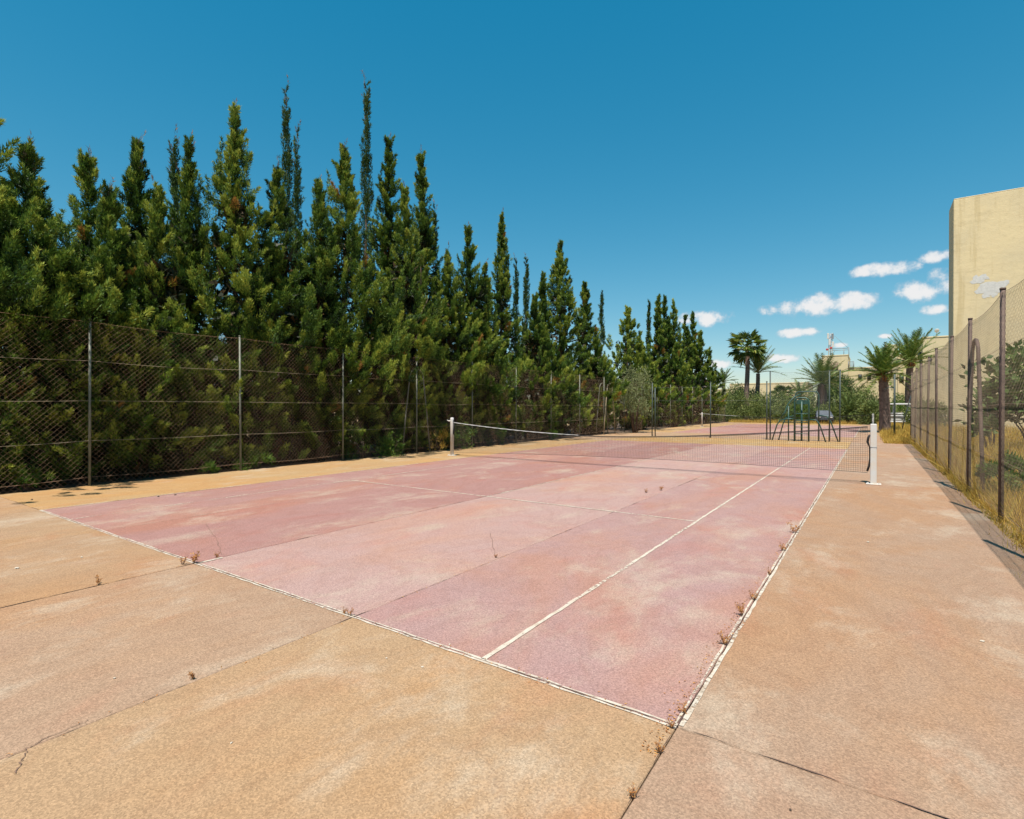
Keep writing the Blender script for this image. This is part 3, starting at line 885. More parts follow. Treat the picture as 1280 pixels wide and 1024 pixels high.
    # thin greyish dry tips of the leader
    if lod < 1.6:
        k = 5; b = np.stack([rng.normal(size=k)*0.05, rng.normal(size=k)*0.05, H*(0.985-0.03*np.arange(k))], 1)
        s_ = plumes_to_leaves(b, np.stack([rng.normal(size=k)*0.2, rng.normal(size=k)*0.2, np.ones(k)], 1), np.full(k, 0.42), np.full(k, 0.05), 26, 0.10, 0.018, np.full(k, 0.5), rng, 0.35)
        link('dry_tip', leaves_mesh('dry_tip', s_[0], s_[1], s_[2], s_[3], s_[4], rng), 'tip', e)
    # inner foliage: some dead brown, most coloured near black to paint crown shade
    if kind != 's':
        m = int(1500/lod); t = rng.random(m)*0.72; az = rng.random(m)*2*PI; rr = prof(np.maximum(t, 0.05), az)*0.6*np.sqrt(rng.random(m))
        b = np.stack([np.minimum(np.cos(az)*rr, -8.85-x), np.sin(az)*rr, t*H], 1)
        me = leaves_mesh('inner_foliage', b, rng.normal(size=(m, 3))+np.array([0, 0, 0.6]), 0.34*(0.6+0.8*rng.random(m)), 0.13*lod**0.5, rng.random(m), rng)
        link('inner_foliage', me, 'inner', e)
    return e

# treetops: (pixel x, pixel y of the tip, row x, kind, crown radius, leaders, label)
G_TREES = 'cypress row behind the left fence'
TREES = [
    (-120, 120, -10.0, 'b', 2.0, 4, 'bushy cypress mostly cut off by the left edge of the picture'),
    (-38, 95, -9.8, 'b', 1.9, 4, 'tall bushy cypress at the left edge with one branch tip poking in'),
    (35, 183, -9.7, 'b', 1.75, 5, 'leftmost wide cypress with a ragged many pointed top'),
    (108, 198, -10.3, 'b', 1.15, 2, 'cypress with twin thin tips, second treetop from the left edge'),
    (136, 236, -9.7, 'b', 1.2, 3, 'low bushy cypress between the twin tipped one and its taller pointed neighbour'),
    (172, 176, -10.4, 'c', 1.05, 2, 'pointed cone cypress behind the first full fence bay'),
    (197, 236, -9.6, 'b', 1.0, 2, 'short cypress squeezed between the cone and the dark double spire'),
    (218, 167, -11.4, 's', 0.42, 0, 'dark narrow spire cypress left of the broad yellow green one'),
    (236, 176, -10.3, 'b', 0.95, 2, 'leaning thin topped cypress just right of the dark narrow spire'),
    (294, 134, -9.9, 'b', 1.30, 3, 'broad yellow green cypress with bare trunk and sky gaps beside it'),
    (346, 206, -9.8, 'b', 1.35, 3, 'rounded cypress in front of the left tall double spire'),
    (358, 103, -11.6, 's', 0.50, 0, 'tall thin spire cypress, higher one of the left pair'),
    (371, 156, -11.3, 's', 0.34, 0, 'shorter thin spire cypress leaning on the left tall spire'),
    (398, 228, -9.6, 'b', 1.3, 3, 'low bushy cypress left of the broad crown under the tallest spire'),
    (430, 181, -9.9, 'b', 1.75, 5, 'broad dense cypress with several rounded tops beside the tallest spire'),
    (458, 94, -11.2, 's', 0.52, 0, 'tallest thin spire cypress of the whole row'),
    (486, 172, -10.2, 'c', 1.25, 2, 'pointed cypress directly right of the tallest spire'),
    (505, 235, -9.5, 'b', 1.4, 3, 'low dense cypress above the hoop shaped brace of the left fence'),
    (527, 188, -10.4, 'c', 1.2, 3, 'dark brownish topped cypress two tips right of the tallest spire'),
    (543, 253, -11.0, 's', 0.42, 0, 'small slim spire cypress right of the brownish topped one'),
    (560, 312, -9.5, 'b', 1.4, 3, 'low bushy cypress behind the left net post'),
    (585, 286, -9.8, 'b', 1.35, 4, 'ragged topped cypress above the left net post'),
    (606, 330, -9.5, 'b', 1.2, 3, 'low cypress filling the dip left of the lone slim cone'),
    (627, 265, -10.6, 'c', 1.05, 1, 'lone slim cone cypress with tiered branches in mid row'),
    (645, 322, -11.4, 's', 0.42, 0, 'left one of two small dark spires in mid row'),
    (658, 320, -11.3, 's', 0.48, 0, 'right one of two small dark spires in mid row'),
    (668, 372, -9.4, 'b', 1.7, 3, 'yellowish low cypress in front of the two small spires'),
    (678, 343, -10.2, 'c', 1.0, 1, 'small cone cypress hugging the big cone from the left'),
    (700, 303, -10.2, 'c', 2.0, 4, 'big dense cone cypress in the right half of the row'),
    (730, 350, -10.0, 'c', 1.35, 2, 'cone cypress on the right shoulder of the big cone'),
    (752, 363, -11.6, 's', 0.48, 0, 'isolated small thin spire left of the pale rounded tree'),
    (745, 412, -9.4, 'b', 1.5, 3, 'low cypress below the isolated small thin spire'),
    (785, 383, -10.2, 'b', 2.3, 5, 'pale grey green rounded tree between two thin spires'),
    (811, 374, -11.8, 's', 0.5, 0, 'thin spire just right of the pale rounded tree'),
    (823, 370, -10.2, 'c', 1.3, 2, 'first of three dark pointed trees past the pale tree'),
    (831, 368, -11.0, 'c', 1.2, 2, 'middle and highest of three dark pointed trees past the pale tree'),
    (842, 376, -10.4, 'c', 1.5, 3, 'last of three dark pointed trees past the pale tree'),
    (857, 393, -10.4, 'c', 1.4, 1, 'second last pointed pair of the row, left tip'),
    (866, 390, -10.6, 'c', 1.5, 1, 'second last pointed pair of the row, right tip'),
    (875, 412, -10.0, 'b', 1.6, 2, 'bushy cypress near the end of the row below the cloud'),
    (886, 436, -9.8, 'b', 1.5, 3, 'last low cypress at the far right end of the row'),
    (800, 425, -9.4, 'b', 2.0, 3, 'low bushy tree in front of the pale rounded tree'),
    (845, 430, -9.2, 'b', 2.0, 3, 'low bushy cypress in front of the three dark pointed trees'),
]
for i, (px, py, rx, kd, R, ldr, lb) in enumerate(TREES):
    if kd == 'b': rx += 0.3
    p = atx(px, py, rx)
    rng_ = math.hypot(p[0]-CAM[0], p[1]-CAM[1])
    lod = max(1.0, (rng_/19)**0.75)
    tn = 0.44+0.11*math.sin(i*2.3)
    if 'pale' in lb[:5]: tn = 0.72
    cypress(p[0], p[1], p[2], R*({'b': 1.24, 'c': 1.18, 's': 1.0}[kd]), kd, 100+i, lb, G_TREES, lod, ldr, tn, 0.02, 3.75 if (px < 390 or 488 < px < 548) else (2.5 if px < 600 else 2.0))
# lower trees of a second line behind, closing the gaps between the trunks
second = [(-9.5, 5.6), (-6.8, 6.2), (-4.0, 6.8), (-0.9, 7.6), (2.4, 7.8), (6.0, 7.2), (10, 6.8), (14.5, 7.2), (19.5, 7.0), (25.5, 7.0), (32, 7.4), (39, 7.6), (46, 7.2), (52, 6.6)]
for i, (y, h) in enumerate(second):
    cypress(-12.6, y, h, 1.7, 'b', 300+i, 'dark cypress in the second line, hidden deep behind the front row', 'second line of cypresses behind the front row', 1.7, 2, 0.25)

# one branch tip reaching into the picture at the far left
# ------------------------------------------------------------------ other leafy plants
def leafy(name, cat, label, group, x, y, h, r, mat, seed, n, leaf, width, zlow=0.1, stems=5, quad=True, top=0.8, stem_mat='bark', upright=0.6):
    rng = np.random.default_rng(seed)
    e = empty(name, (x, y, 0)); tag(e, label, cat, group)
    g = Geo()
    cl = max(5, int(n/70))
    C = []
    for k in range(cl):
        a = rng.random()*2*PI; q = r*math.sqrt(rng.random())*0.85
        t = rng.random()
        z = h*(zlow+(0.97-zlow)*t*(1-0.55*(q/r)**2)) if h > 0 else 0
        C.append((math.cos(a)*q, math.sin(a)*q, z))
    C = np.array(C)
    for k in range(min(stems, cl)):
        c = C[k]; g.tube([(c[0]*0.15, c[1]*0.15, -0.05), (c[0]*0.45, c[1]*0.45, c[2]*0.5), tuple(c)], [0.014*h**0.7+0.004, 0.010*h**0.7+0.003, 0.004], 5)
    g.obj('stem', stem_mat, e, True)
    idx = rng.integers(0, cl, n)
    cr = r*0.30*(0.6+0.8*rng.random(cl))
    off = unit(rng.normal(size=(n, 3)))*(cr[idx]*rng.random(n)**0.45)[:, None]
    pos = C[idx]+off*np.array([1, 1, 0.9])
    pos[:, 2] = np.maximum(pos[:, 2], 0.02)
    d = unit(off)*0.8+rng.normal(size=(n, 3))*0.4+np.array([0, 0, upright])
    tone = 0.45+rng.normal(size=n)*0.2+(rng.random(cl)[idx]-0.5)*0.3
    me = leaves_mesh('foliage', pos, d, leaf*(0.6+0.8*rng.random(n)), width*(0.7+0.6*rng.random(n)), tone, rng, quad)
    link('foliage', me, mat, e)
    return e

# fresh weeds at the foot of the left fence
weeds = [(32, 606, .55, .25, 'small green weed at the fence foot near the left edge'),
         (258, 588, .7, .3, 'upright green weed behind the mesh between the first two fence posts'),
         (318, 584, .45, .55, 'low leafy weed just right of the second fence post'),
         (455, 573, 1.0, .75, 'big green weed clump left of the fence brace hoop'),
         (487, 570, .95, .3, 'narrow upright green weed between two bigger weed clumps'),
         (490, 566, .9, .6, 'bushy green weed below the left leg of the brace hoop'),
         (548, 560, 1.2, .6, 'dry brownish bush right of the brace hoop'),
         (575, 560, 1.1, .75, 'vivid green grassy clump just right of the left net post'),
         (622, 557, 1.0, .6, 'yellow green bush seen through the net left of centre'),
         (686, 550, 1.0, .5, 'small yellow green weed seen over the net headband')]
for i, (px, py, h, r, lb) in enumerate(weeds):
    p = atx(px, py, -8.42 if i not in (5, 7) else -8.3)
    leafy('weed', 'weed', lb, 'weeds at the foot of the left fence', p[0], p[1], h, r, 'straw' if i == 6 else 'weed', 500+i, 900, 0.10, 0.032, 0.05, 6, False)

# silvery olive at the far left fence
p = aty(832, 545, 21.0)
leafy('olive_tree', 'tree', 'pale silvery olive tree in front of the far left fence', None, -7.35, 20.5, 4.9, 1.35, 'silver', 540, 5200, 0.13, 0.045, 0.28, 8)

# broad leaved shrub and saplings beyond the right fence
leafy('broadleaf_shrub', 'shrub', 'broad leaved dark shrub against the yellow wall behind the right fence', None, 11.0, 9.5, 3.9, 1.75, 'fig', 550, 2600, 0.24, 0.17, 0.36, 12)
leafy('broadleaf_shrub', 'shrub', 'smaller broad leaved shrub left of the bigger one behind the right fence', None, 9.6, 8.4, 3.1, 0.55, 'fig', 551, 500, 0.22, 0.15, 0.3, 6)
for i, (px, py, h, r, lb) in enumerate(((1233, 618, 0.75, 0.16, 'slim dark green sapling in the dry grass left of a bushier one'),
                                       (1263, 628, 1.0, 0.34, 'bushy dark green sapling in the dry grass behind the nearest right post'),
                                       (1277, 618, 0.8, 0.3, 'dark green sapling in the dry grass at the right edge'))):
    p = gnd(px, py)
    leafy('sapling', 'sapling', lb, 'saplings in the dry grass', p[0], p[1], h, r, 'weed', 560+i, 1300, 0.085, 0.03, 0.03, 5, False)

# dry weeds growing from the slab joints
def dry_weed(x, y, s, seed, label):
    rng = np.random.default_rng(seed)
    e = empty('dry_weed', (x, y, 0.0)); tag(e, label, 'weed', 'dry weeds in the slab joints')
    g = Geo(); tips = []
    for k in range(6):
        a = rng.random()*2*PI; d = np.array([math.cos(a)*0.55, math.sin(a)*0.55, 1.0])*s*(0.5+0.6*rng.random())
        g.tube([(0, 0, -0.02), tuple(d*0.5+rng.normal(size=3)*s*0.05), tuple(d)], [0.0022, 0.0016, 0.0008], 4); tips.append(d)
    g.obj('stalk', 'crack', e)
    n = 110; tips = np.array(tips); i = rng.integers(0, len(tips), n); t = 0.25+0.75*rng.random(n)
    pos = tips[i]*t[:, None]+rng.normal(size=(n, 3))*s*0.07
    pos[:, 2] = np.abs(pos[:, 2])
    me = leaves_mesh('leaves', pos, rng.normal(size=(n, 3))+np.array([0, 0, .5]), s*0.19*(0.5+rng.random(n)), s*0.085, rng.random(n), rng, True)
    link('leaves', me, 'dryweed', e)
ord_ = ['nearest', 'second', 'third', 'fourth', 'fifth', 'sixth', 'seventh', 'eighth', 'ninth', 'tenth', 'eleventh', 'twelfth']
for i, (px, py, s) in enumerate(((853, 892, .055), (908, 806, .10), (925, 770, .10), (940, 750, .08), (960, 718, .06), (980, 689, .10), (992, 666, .13))):
    p = gnd(px, py); dry_weed(5.475, p[1], s, 600+i, 'orange dry weed in the right sideline joint, %s from the near court corner' % ord_[i])
for i, (px, py, s, lb) in enumerate(((839, 910, .045, 'tiny dry weed exactly in the near right corner of the court'),
                                  (826, 941, .055, 'dry weed in the joint just below the near right court corner'),
                                  (791, 997, .05, 'dark dry weed in the joint at the bottom edge of the picture'),
                                  (437, 769, .06, 'dry weed tuft where a slab joint crosses the near baseline'),
                                  (430, 767, .05, 'smaller dry tuft beside the tuft on the near baseline joint'),
                                  (241, 705, .13, 'pale dry grass tuft at the centre mark of the near baseline'),
                                  (228, 706, .08, 'small dry weed just left of the baseline centre mark'),
                                  (271, 697, .07, 'dry weed in the centre joint right of the centre mark'),
                                  (123, 731, .08, 'lone dry weed in the joint of the left foreground slabs'),
                                  (242, 848, .06, 'lone dry weed in the lower left foreground joint'),
                                  (808, 616, .09, 'dry weed left one of a pair in the far part of the joint'),
                                  (826, 613, .11, 'dry weed right one of a pair in the far part of the joint'),
                                  (620, 697, .05, 'dry sprig at the foot of the small crack mid court'))):
    p = gnd(px, py); dry_weed(p[0], p[1], s, 620+i, lb)

# small pebbles and scraps lying on the slabs
for i, (px, py, s, lb) in enumerate(((483, 823, .010, 'pale pebble on the ochre slab nearest the baseline'), (528, 834, .011, 'pale pebble right of another on the ochre slab'),
        (562, 806, .011, 'white pebble just inside the baseline'), (1228, 802, .018, 'white scrap on the right margin slab'), (143, 848, .011, 'white pebble on the left foreground slab'),
        (289, 929, .009, 'white pebble at lower left foreground'), (102, 697, .018, 'pale pebble on the far left slab'), (21, 711, .03, 'small scrap at the left edge of the slabs'),
        (988, 1013, .008, 'dark stone at the bottom right of centre'), (40, 625, .03, 'dark stone near the left fence, left one'), (198, 621, .03, 'dark stone on the left court edge, middle one'), (219, 619, .03, 'dark stone on the left court edge, right one'), (1085, 678, .02, 'white scrap on the right margin below the net post'))):
    p = gnd(px, py); rng = np.random.default_rng(700+i); s *= 0.65
    bm = bmesh.new(); bmesh.ops.create_icosphere(bm, subdivisions=1, radius=s)
    for v in bm.verts: v.co = Vector((v.co.x*1.4, v.co.y, v.co.z*0.6))*rng.uniform(0.8, 1.2)+Vector((0, 0, s*0.4))
    me = bpy.data.meshes.new('pebble'); bm.to_mesh(me); bm.free()
    o = link('pebble', me, 'soil' if 'dark' in lb else 'stone', None, (p[0], p[1], 0)); o.rotation_euler = (0, 0, i); tag(o, lb, 'pebble')

# dry grass beyond the right fence and behind the courts
def grass(name, label, regions, seed):
    rng = np.random.default_rng(seed); B, D, Ln, Wd, T = [], [], [], [], []
    for (x0, x1, y0, y1, n, h, w) in regions:
        m = n//9
        c = np.stack([x0+(x1-x0)*rng.random(m), y0+(y1-y0)*rng.random(m), np.full(m, -0.05)], 1)
        patch = 0.5+0.5*np.sin(c[:, 0]*1.3+seed)*np.sin(c[:, 1]*0.7)
        i = np.repeat(np.arange(m), 9)
        b = c[i]+rng.normal(size=(len(i), 3))*np.array([.07, .07, 0])
        d = rng.normal(size=(len(i), 3))*0.42+np.array([0, 0, 1.0])
        B.append(b); D.append(d); Ln.append(h*(0.4+0.9*rng.random(len(i)))*(0.55+0.6*patch[i])); Wd.append(np.full(len(i), w)*(0.6+0.8*rng.random(len(i))))
        T.append(np.clip(rng.random(len(i))*0.85+0.25*(rng.random(m)[i]-0.4), 0, 1))
    me = leaves_mesh(name, np.concatenate(B), np.concatenate(D), np.concatenate(Ln), np.concatenate(Wd), np.concatenate(T), rng)
    o = link(name, me, 'straw'); tag(o, label, 'grass', None, 'stuff')
grass('dry_grass', 'tall yellow dry grass growing behind the right fence', [(8.18, 10.5, -9, 3, 34000, 0.48, 0.016), (8.2, 13, 3, 16, 34000, 0.7, 0.026), (8.2, 16, 16, 31.5, 18000, 0.85, 0.04), (7.98, 8.2, -9, 22, 5500, 0.24, 0.011), (7.72, 8.05, -9, 17, 900, 0.12, 0.008)], 5)
grass('dry_grass_verge', 'yellow dry grass between the far court and the white bench', [(6.9, 8.1, 17.4, 34, 9000, 0.38, 0.03), (6.9, 10.8, 22, 52, 18000, 0.55, 0.045), (-8, 10, 52.2, 58, 9000, 0.5, 0.05)], 8)

# ------------------------------------------------------------------ palms
def frond_mesh(name, ln, droop, n=30, leaf=0.46, w=0.065, seed=0):
    rng = np.random.default_rng(seed)
    t = np.linspace(0, 1, 9)
    path = np.stack([ln*t*(1-0.12*droop*t), np.zeros(9), -droop*ln*0.55*t**2], 1)
    v, f = tube_geo(path, np.linspace(0.03, 0.006, 9)*max(ln, 1)/2.5, 4)
    tl = np.repeat(np.linspace(0.14, 0.99, n), 2)+rng.normal(size=2*n)*0.006
    tl = np.clip(tl, 0, 1)
    base = np.stack([np.interp(tl, t, path[:, k]) for k in range(3)], 1)
    sgn = np.tile([1, -1], n)
    d = np.stack([0.75+0*tl, sgn*0.8, 0.35-0.5*tl+rng.normal(size=2*n)*0.12], 1)
    ll = leaf*ln/2.5*np.sin(np.clip(tl*0.85+0.15, 0, 1)*PI)**0.6+0.08
    d = unit(d); side = unit(np.cross(d, np.array([0, 0, 1.0])+rng.normal(size=(2*n, 3))*0.4))
    lv = np.stack([base-side*w*0.5, base+side*w*0.5, base+d*ll[:, None]-np.array([0, 0, 1])*ll[:, None]*0.15], 1).reshape(-1, 3)
    lf = np.arange(len(lv)).reshape(-1, 3)+len(v)
    tone = np.concatenate([np.full(len(v), 0.95), np.repeat(0.4+rng.normal(size=2*n)*0.2, 3)])
    return np_mesh(name, np.vstack([v, lv]), np.vstack([f, lf]), np.clip(tone, 0, 1))

def fan_mesh(name, ln, seed=0):
    rng = np.random.default_rng(seed)
    v, f = tube_geo([(0, 0, 0), (ln*0.3, 0, -0.01), (ln*0.55, 0, -0.05*ln)], [0.025, 0.02, 0.015], 4)
    n = 22; V, F, T = [v], [f], [np.full(len(v), 0.95)]; o = len(v)
    for k in range(n):
        a = (k/(n-1)-0.5)*PI*1.1
        d = np.array([math.cos(a), math.sin(a), rng.normal()*0.08]); d /= np.linalg.norm(d)
        s = np.array([-d[1], d[0], 0.25]); c = np.array([ln*0.55, 0, -0.05*ln]); L_ = ln*0.5*(0.85+0.3*rng.random())
        tip = c+d*L_+np.array([0, 0, -0.22*L_])
        q = [c, c+d*L_*0.6+s*ln*0.026, tip, c+d*L_*0.6-s*ln*0.026]
        V.append(np.array(q)); F.append(np.array([(o, o+1, o+2), (o, o+2, o+3)])); T.append(np.full(4, 0.45+rng.normal()*0.2)); o += 4
    return np_mesh(name, np.concatenate(V), np.concatenate(F), np.clip(np.concatenate(T), 0, 1))

def palm(x, y, hc, tr, fl_, label, kind='date', n=34, seed=0, mat='palm', upright=0.5, skirt=True, elev=(-0.35, 1.35)):
    rng = random.Random(seed)
    e = empty('palm_tree', (x, y, 0)); tag(e, label, 'palm')
    k = max(8, int(hc/0.28)); pts, rad = [], []
    for i in range(k*2+1):
        z = -0.1+hc*i/(2*k); pts.append((0.06*math.sin(z*0.8+seed), 0.05*math.cos(z*0.6), z))
        rad.append(tr*(1.0+0.10*(i % 2))*(1.15-0.25*i/(2*k)))
    g = Geo(); g.tube(pts, rad, 10); g.obj('trunk', 'palm_bark', e)
    if skirt:
        g = Geo()
        for i in range(34):
            a = i*2.4; z = hc-0.75*tr*4*rng.random()*0.5
            c, s = math.cos(a), math.sin(a); r0 = tr*0.95
            g.tube([(c*r0, s*r0, z-0.1), (c*(r0+tr*0.5), s*(r0+tr*0.5), z+0.18), (c*(r0+tr*0.7), s*(r0+tr*0.7), z+0.45)], [tr*0.13, tr*0.10, tr*0.03], 4)
        g.obj('frond_stubs', 'palm_skirt', e)
    meshes = [frond_mesh('frond', fl_, dr, seed=seed+j) if kind == 'date' else fan_mesh('frond', fl_, seed+j) for j, dr in enumerate((0.25, 0.5, 0.85))]
    for m in meshes: m.materials.append(MAT[mat])
    for i in range(n):
        u = (i+0.5)/n
        el = elev[1]-(elev[1]-elev[0])*u**(0.6+upright)
        dr = 0 if el > 0.9 else (1 if el > 0.3 else 2)
        o = bpy.data.objects.new('frond', meshes[dr]); COL.objects.link(o); o.parent = e
        o.location = (pts[-1][0], pts[-1][1], hc-0.05+0.1*(1-u))
        o.rotation_euler = (rng.uniform(-0.3, 0.3), -el+rng.uniform(-0.08, 0.08), i*2.39996+rng.uniform(-0.2, 0.2))
        s = rng.uniform(0.85, 1.12); o.scale = (s, s, s)
    return e

p = aty(934, 425, 60); palm(p[0], p[1], p[2]-0.9, 0.27, 2.5, 'tall fan palm with a slim dark trunk beyond the far court', 'fan', 28, 21, 'palm', 0.15, False, (-0.9, 1.35))
p = aty(947, 466, 63); palm(p[0], p[1], p[2], 0.26, 4.0, 'upright date palm directly right of the tall fan palm', 'date', 30, 22, 'palm_grey', 0.9, False, (0.25, 1.5))
p = aty(904, 478, 64); palm(p[0], p[1], p[2], 0.25, 2.2, 'small palm top showing over bushes at the end of the cypress row', 'date', 24, 23, 'palm_grey', 0.7, False, (0.0, 1.4))
p = aty(1027, 480, 58); palm(p[0], p[1], p[2], 0.5, 3.6, 'wide date palm in front of the yellow tower behind the umpire chair', 'date', 54, 24, 'palm_grey', 0.55, False, (-0.35, 1.45))
p = aty(978, 494, 66); palm(p[0], p[1], p[2], 0.2, 1.6, 'small dark fan palm against the low yellow wall', 'fan', 26, 25, 'palm', 0.3, False, (-0.6, 1.3))
p = aty(1105, 468, 31); palm(p[0], p[1], p[2], 0.31, 2.3, 'thick trunked palm with orange stubs standing nearest the gate posts', 'date', 52, 26, 'palm', 0.75, True, (-0.25, 1.45))
p = aty(1137, 453, 57); palm(p[0], p[1], p[2], 0.34, 3.7, 'date palm with upright fronds just left of the right fence', 'date', 50, 27, 'palm', 0.75, True, (-0.1, 1.45))
p = aty(1062, 516, 56); palm(p[0], p[1], p[2], 0.2, 2.2, 'low trunkless palm among the bushes right of the umpire chair', 'date', 26, 28, 'palm_grey', 0.7, False, (0.1, 1.4))
p = aty(1000, 496, 62); palm(p[0], p[1], p[2], 0.22, 2.2, 'small palm left of the wide date palm', 'date', 24, 29, 'palm_grey', 0.5, False, (-0.3, 1.4))

# ------------------------------------------------------------------ bushes behind the far court
bushes = [(897, 60, 492, 2.3, 'olive', 'olive green bush at the far end of the left fence'),
          (912, 57, 489, 2.0, 'olive', 'olive green bush left of the fan palm trunk'),
          (930, 63, 484, 2.2, 'olive', 'rounded bush behind the fan palm trunk'),
          (948, 57, 496, 1.8, 'olive', 'olive bush at the foot of the upright date palm'),
          (966, 60, 492, 2.1, 'olive', 'grey green bush behind the tall dividing fence post'),
          (986, 57, 502, 1.8, 'olive', 'bush directly behind the left side of the umpire chair'),
          (1004, 56, 506, 1.5, 'weed', 'bright green oleander bush seen through the umpire chair'),
          (1040, 56, 508, 1.7, 'olive', 'low bush at the foot of the wide date palm'),
          (1066, 60, 488, 2.3, 'olive', 'large olive green tree below the yellow block window'),
          (1084, 56, 498, 2.0, 'olive', 'dense bush left of the thick trunked palm'),
          (1097, 52, 503, 1.5, 'olive', 'small bush touching the thick trunked palm'),
          (1128, 66, 497, 2.4, 'weed', 'green bush behind the white bench'),
          (922, 70, 482, 2.6, 'olive', 'taller bush behind the fan palm and left of the upright palm'),
          (1012, 68, 487, 2.6, 'olive', 'dense green bush between the small palm and the wide date palm'),
          (1052, 70, 484, 2.6, 'weed', 'bright green bush below the dark leaning pine'),
          (1076, 66, 486, 2.5, 'olive', 'tall olive bush directly under the yellow block windows'),
          (1160, 44, 505, 1.5, 'olive', 'bush beyond the right fence near the date palm')]
for i, (px, y, py, r, mt, lb) in enumerate(bushes):
    p = aty(px, py, y)
    leafy('bush', 'bush', lb, 'bushes behind the far court', p[0], p[1], p[2]*1.10, r*1.15, mt, 800+i, 5200, 0.23, 0.085, 0.04, 6, True)
p = aty(1046, 464, 64)
leafy('pine_tree', 'tree', 'dark leaning pine in front of the yellow tower', None, p[0], p[1], p[2], 2.0, 'spire', 830, 4200, 0.34, 0.08, 0.42, 8, False)
for (px, py, hh) in ((1050, 476, 458), (1054, 484, 470)):
    pass

# ------------------------------------------------------------------ buildings
def box_part(parent, name, x0, x1, y0, y1, z0, z1, mat, bev=0.0):
    return bevel_box(name, x0, x1, y0, y1, z0, z1, bev, mat, parent)

# tall windowless building behind the right fence
def big_building():
    Y = 31.5
    a = aty(1192, 250, Y)
    e = empty('building', (0, 0, 0)); tag(e, 'tall windowless yellow rendered building behind the right fence', 'building')
    X0, H = a[0], a[2]
    box_part(e, 'wall', X0, X0+16, Y, Y+2.6, -0.2, H, 'wall', 0.03)
    box_part(e, 'coping', X0+0.01, X0+16, Y+0.008, Y+2.6, H+0.002, H+0.07, 'wall', 0.02)
    # flaked white plaster: ragged thin plates on the wall
    rs = random.Random(9)
    for (px, py, s) in ((1222, 350, .42), (1229, 347, .34), (1233, 356, .40), (1228, 362, .44), (1236, 364, .42), (1241, 357, .34), (1246, 362, .36), (1252, 355, .32), (1257, 353, .22), (1243, 368, .25), (1232, 370, .26)):
        p = aty(px, py, Y)
        g = Geo(); n = 11; pts = [(p[0], Y-0.012, p[2])]
        for k in range(n):
            q = s*rs.uniform(0.55, 1.2); t = k/n*2*PI
            pts.append((p[0]+math.cos(t)*q, Y-0.006-0.002*rs.random(), p[2]+math.sin(t)*q*0.75))
        g.add(pts, [(0, 1+k, 1+(k+1) % n) for k in range(n)])
        g.obj('bare_plaster_patch', 'white_plaster', e)
big_building()

def far_building(label, y, spec, depth=10):
    e = empty('building', (0, 0, 0)); tag(e, label, 'building')
    for k, (px0, px1, py, dy) in enumerate(spec):
        a = aty(px0, py, y+dy); b = aty(px1, py, y+dy)
        box_part(e, 'block', a[0], b[0], y+dy, y+dy+depth, -0.2, a[2], 'wall', 0.03)
        box_part(e, 'parapet', a[0]-0.05, b[0]+0.05, y+dy-0.05, y+dy+depth, a[2]+0.002, a[2]+0.18, 'wall', 0.02)
    return e
def window(e, px0, px1, py0, py1, y, mat='window'):
    a = aty(px0, py0, y); b = aty(px1, py1, y)
    w = box_part(e, 'window', a[0], b[0], y-0.06, y+0.04, b[2], a[2], 'shutter')
    g = Geo(); g.box(((a[0]+b[0])/2, y-0.075, (a[2]+b[2])/2), ((b[0]-a[0])*0.86, 0.02, (a[2]-b[2])*0.86)); g.obj('pane', mat, w)
    return w
t = far_building('cream building with a roof tower carrying an antenna mast behind the palms', 85, [(1027, 1060, 446, 0), (1060.3, 1108, 461, 1.0)])
window(t, 1036, 1048, 453.5, 463, 85.0, 'shutter'); window(t, 1072.5, 1077.5, 468, 474.5, 86.0)
window(t, 1084, 1089, 468, 474.5, 86.0)
def ladder():
    a = aty(1064, 460, 85.9); b = aty(1064, 452, 85.9)
    g = Geo()
    for x in (-0.35, 0.35): g.tube([(a[0]+x, 85.9, a[2]), (a[0]+x, 85.9, b[2])], 0.05, 4)
    for z in np.linspace(a[2], b[2], 6): g.tube([(a[0]-0.35, 85.9, z), (a[0]+0.35, 85.9, z)], 0.04, 4)
    g.obj('ladder', 'grey', t)
ladder()
m = far_building('low cream building seen between the fan palm and the wide date palm', 95, [(912, 1010, 481, 0), (880, 911.7, 488, 1)])
b3 = far_building('cream building with stepped roof and satellite dish beyond the date palms', 72, [(1106, 1122, 433, 0), (1122.3, 1153, 444, 1.5), (1153.3, 1200, 423, 0.6)])
window(b3, 1147.3, 1151.5, 440, 449, 73.5); window(b3, 1124, 1130, 468, 478, 73.5); window(b3, 1160, 1165, 445, 455, 72.6)
def dish():
    a = aty(1171, 423, 74); b = aty(1171, 413.5, 74)
    e = empty('satellite_dish', (a[0], 74, a[2])); tag(e, 'round white satellite dish on a pole on the stepped roof', 'satellite dish')
    h = b[2]-a[2]
    g = Geo(); g.tube([(0, 0, -0.3), (0, 0, h)], 0.05, 6); g.obj('pole', 'grey', e)
    bm = bmesh.new(); bmesh.ops.create_uvsphere(bm, u_segments=16, v_segments=10, radius=0.27)
    for v in bm.verts: v.co.y *= 0.28
    me = bpy.data.meshes.new('reflector'); bm.to_mesh(me); bm.free()
    o = link('reflector', me, 'white_plaster', e, (0, -0.1, h)); o.rotation_euler = (0.35, 0, 0.2)
dish()
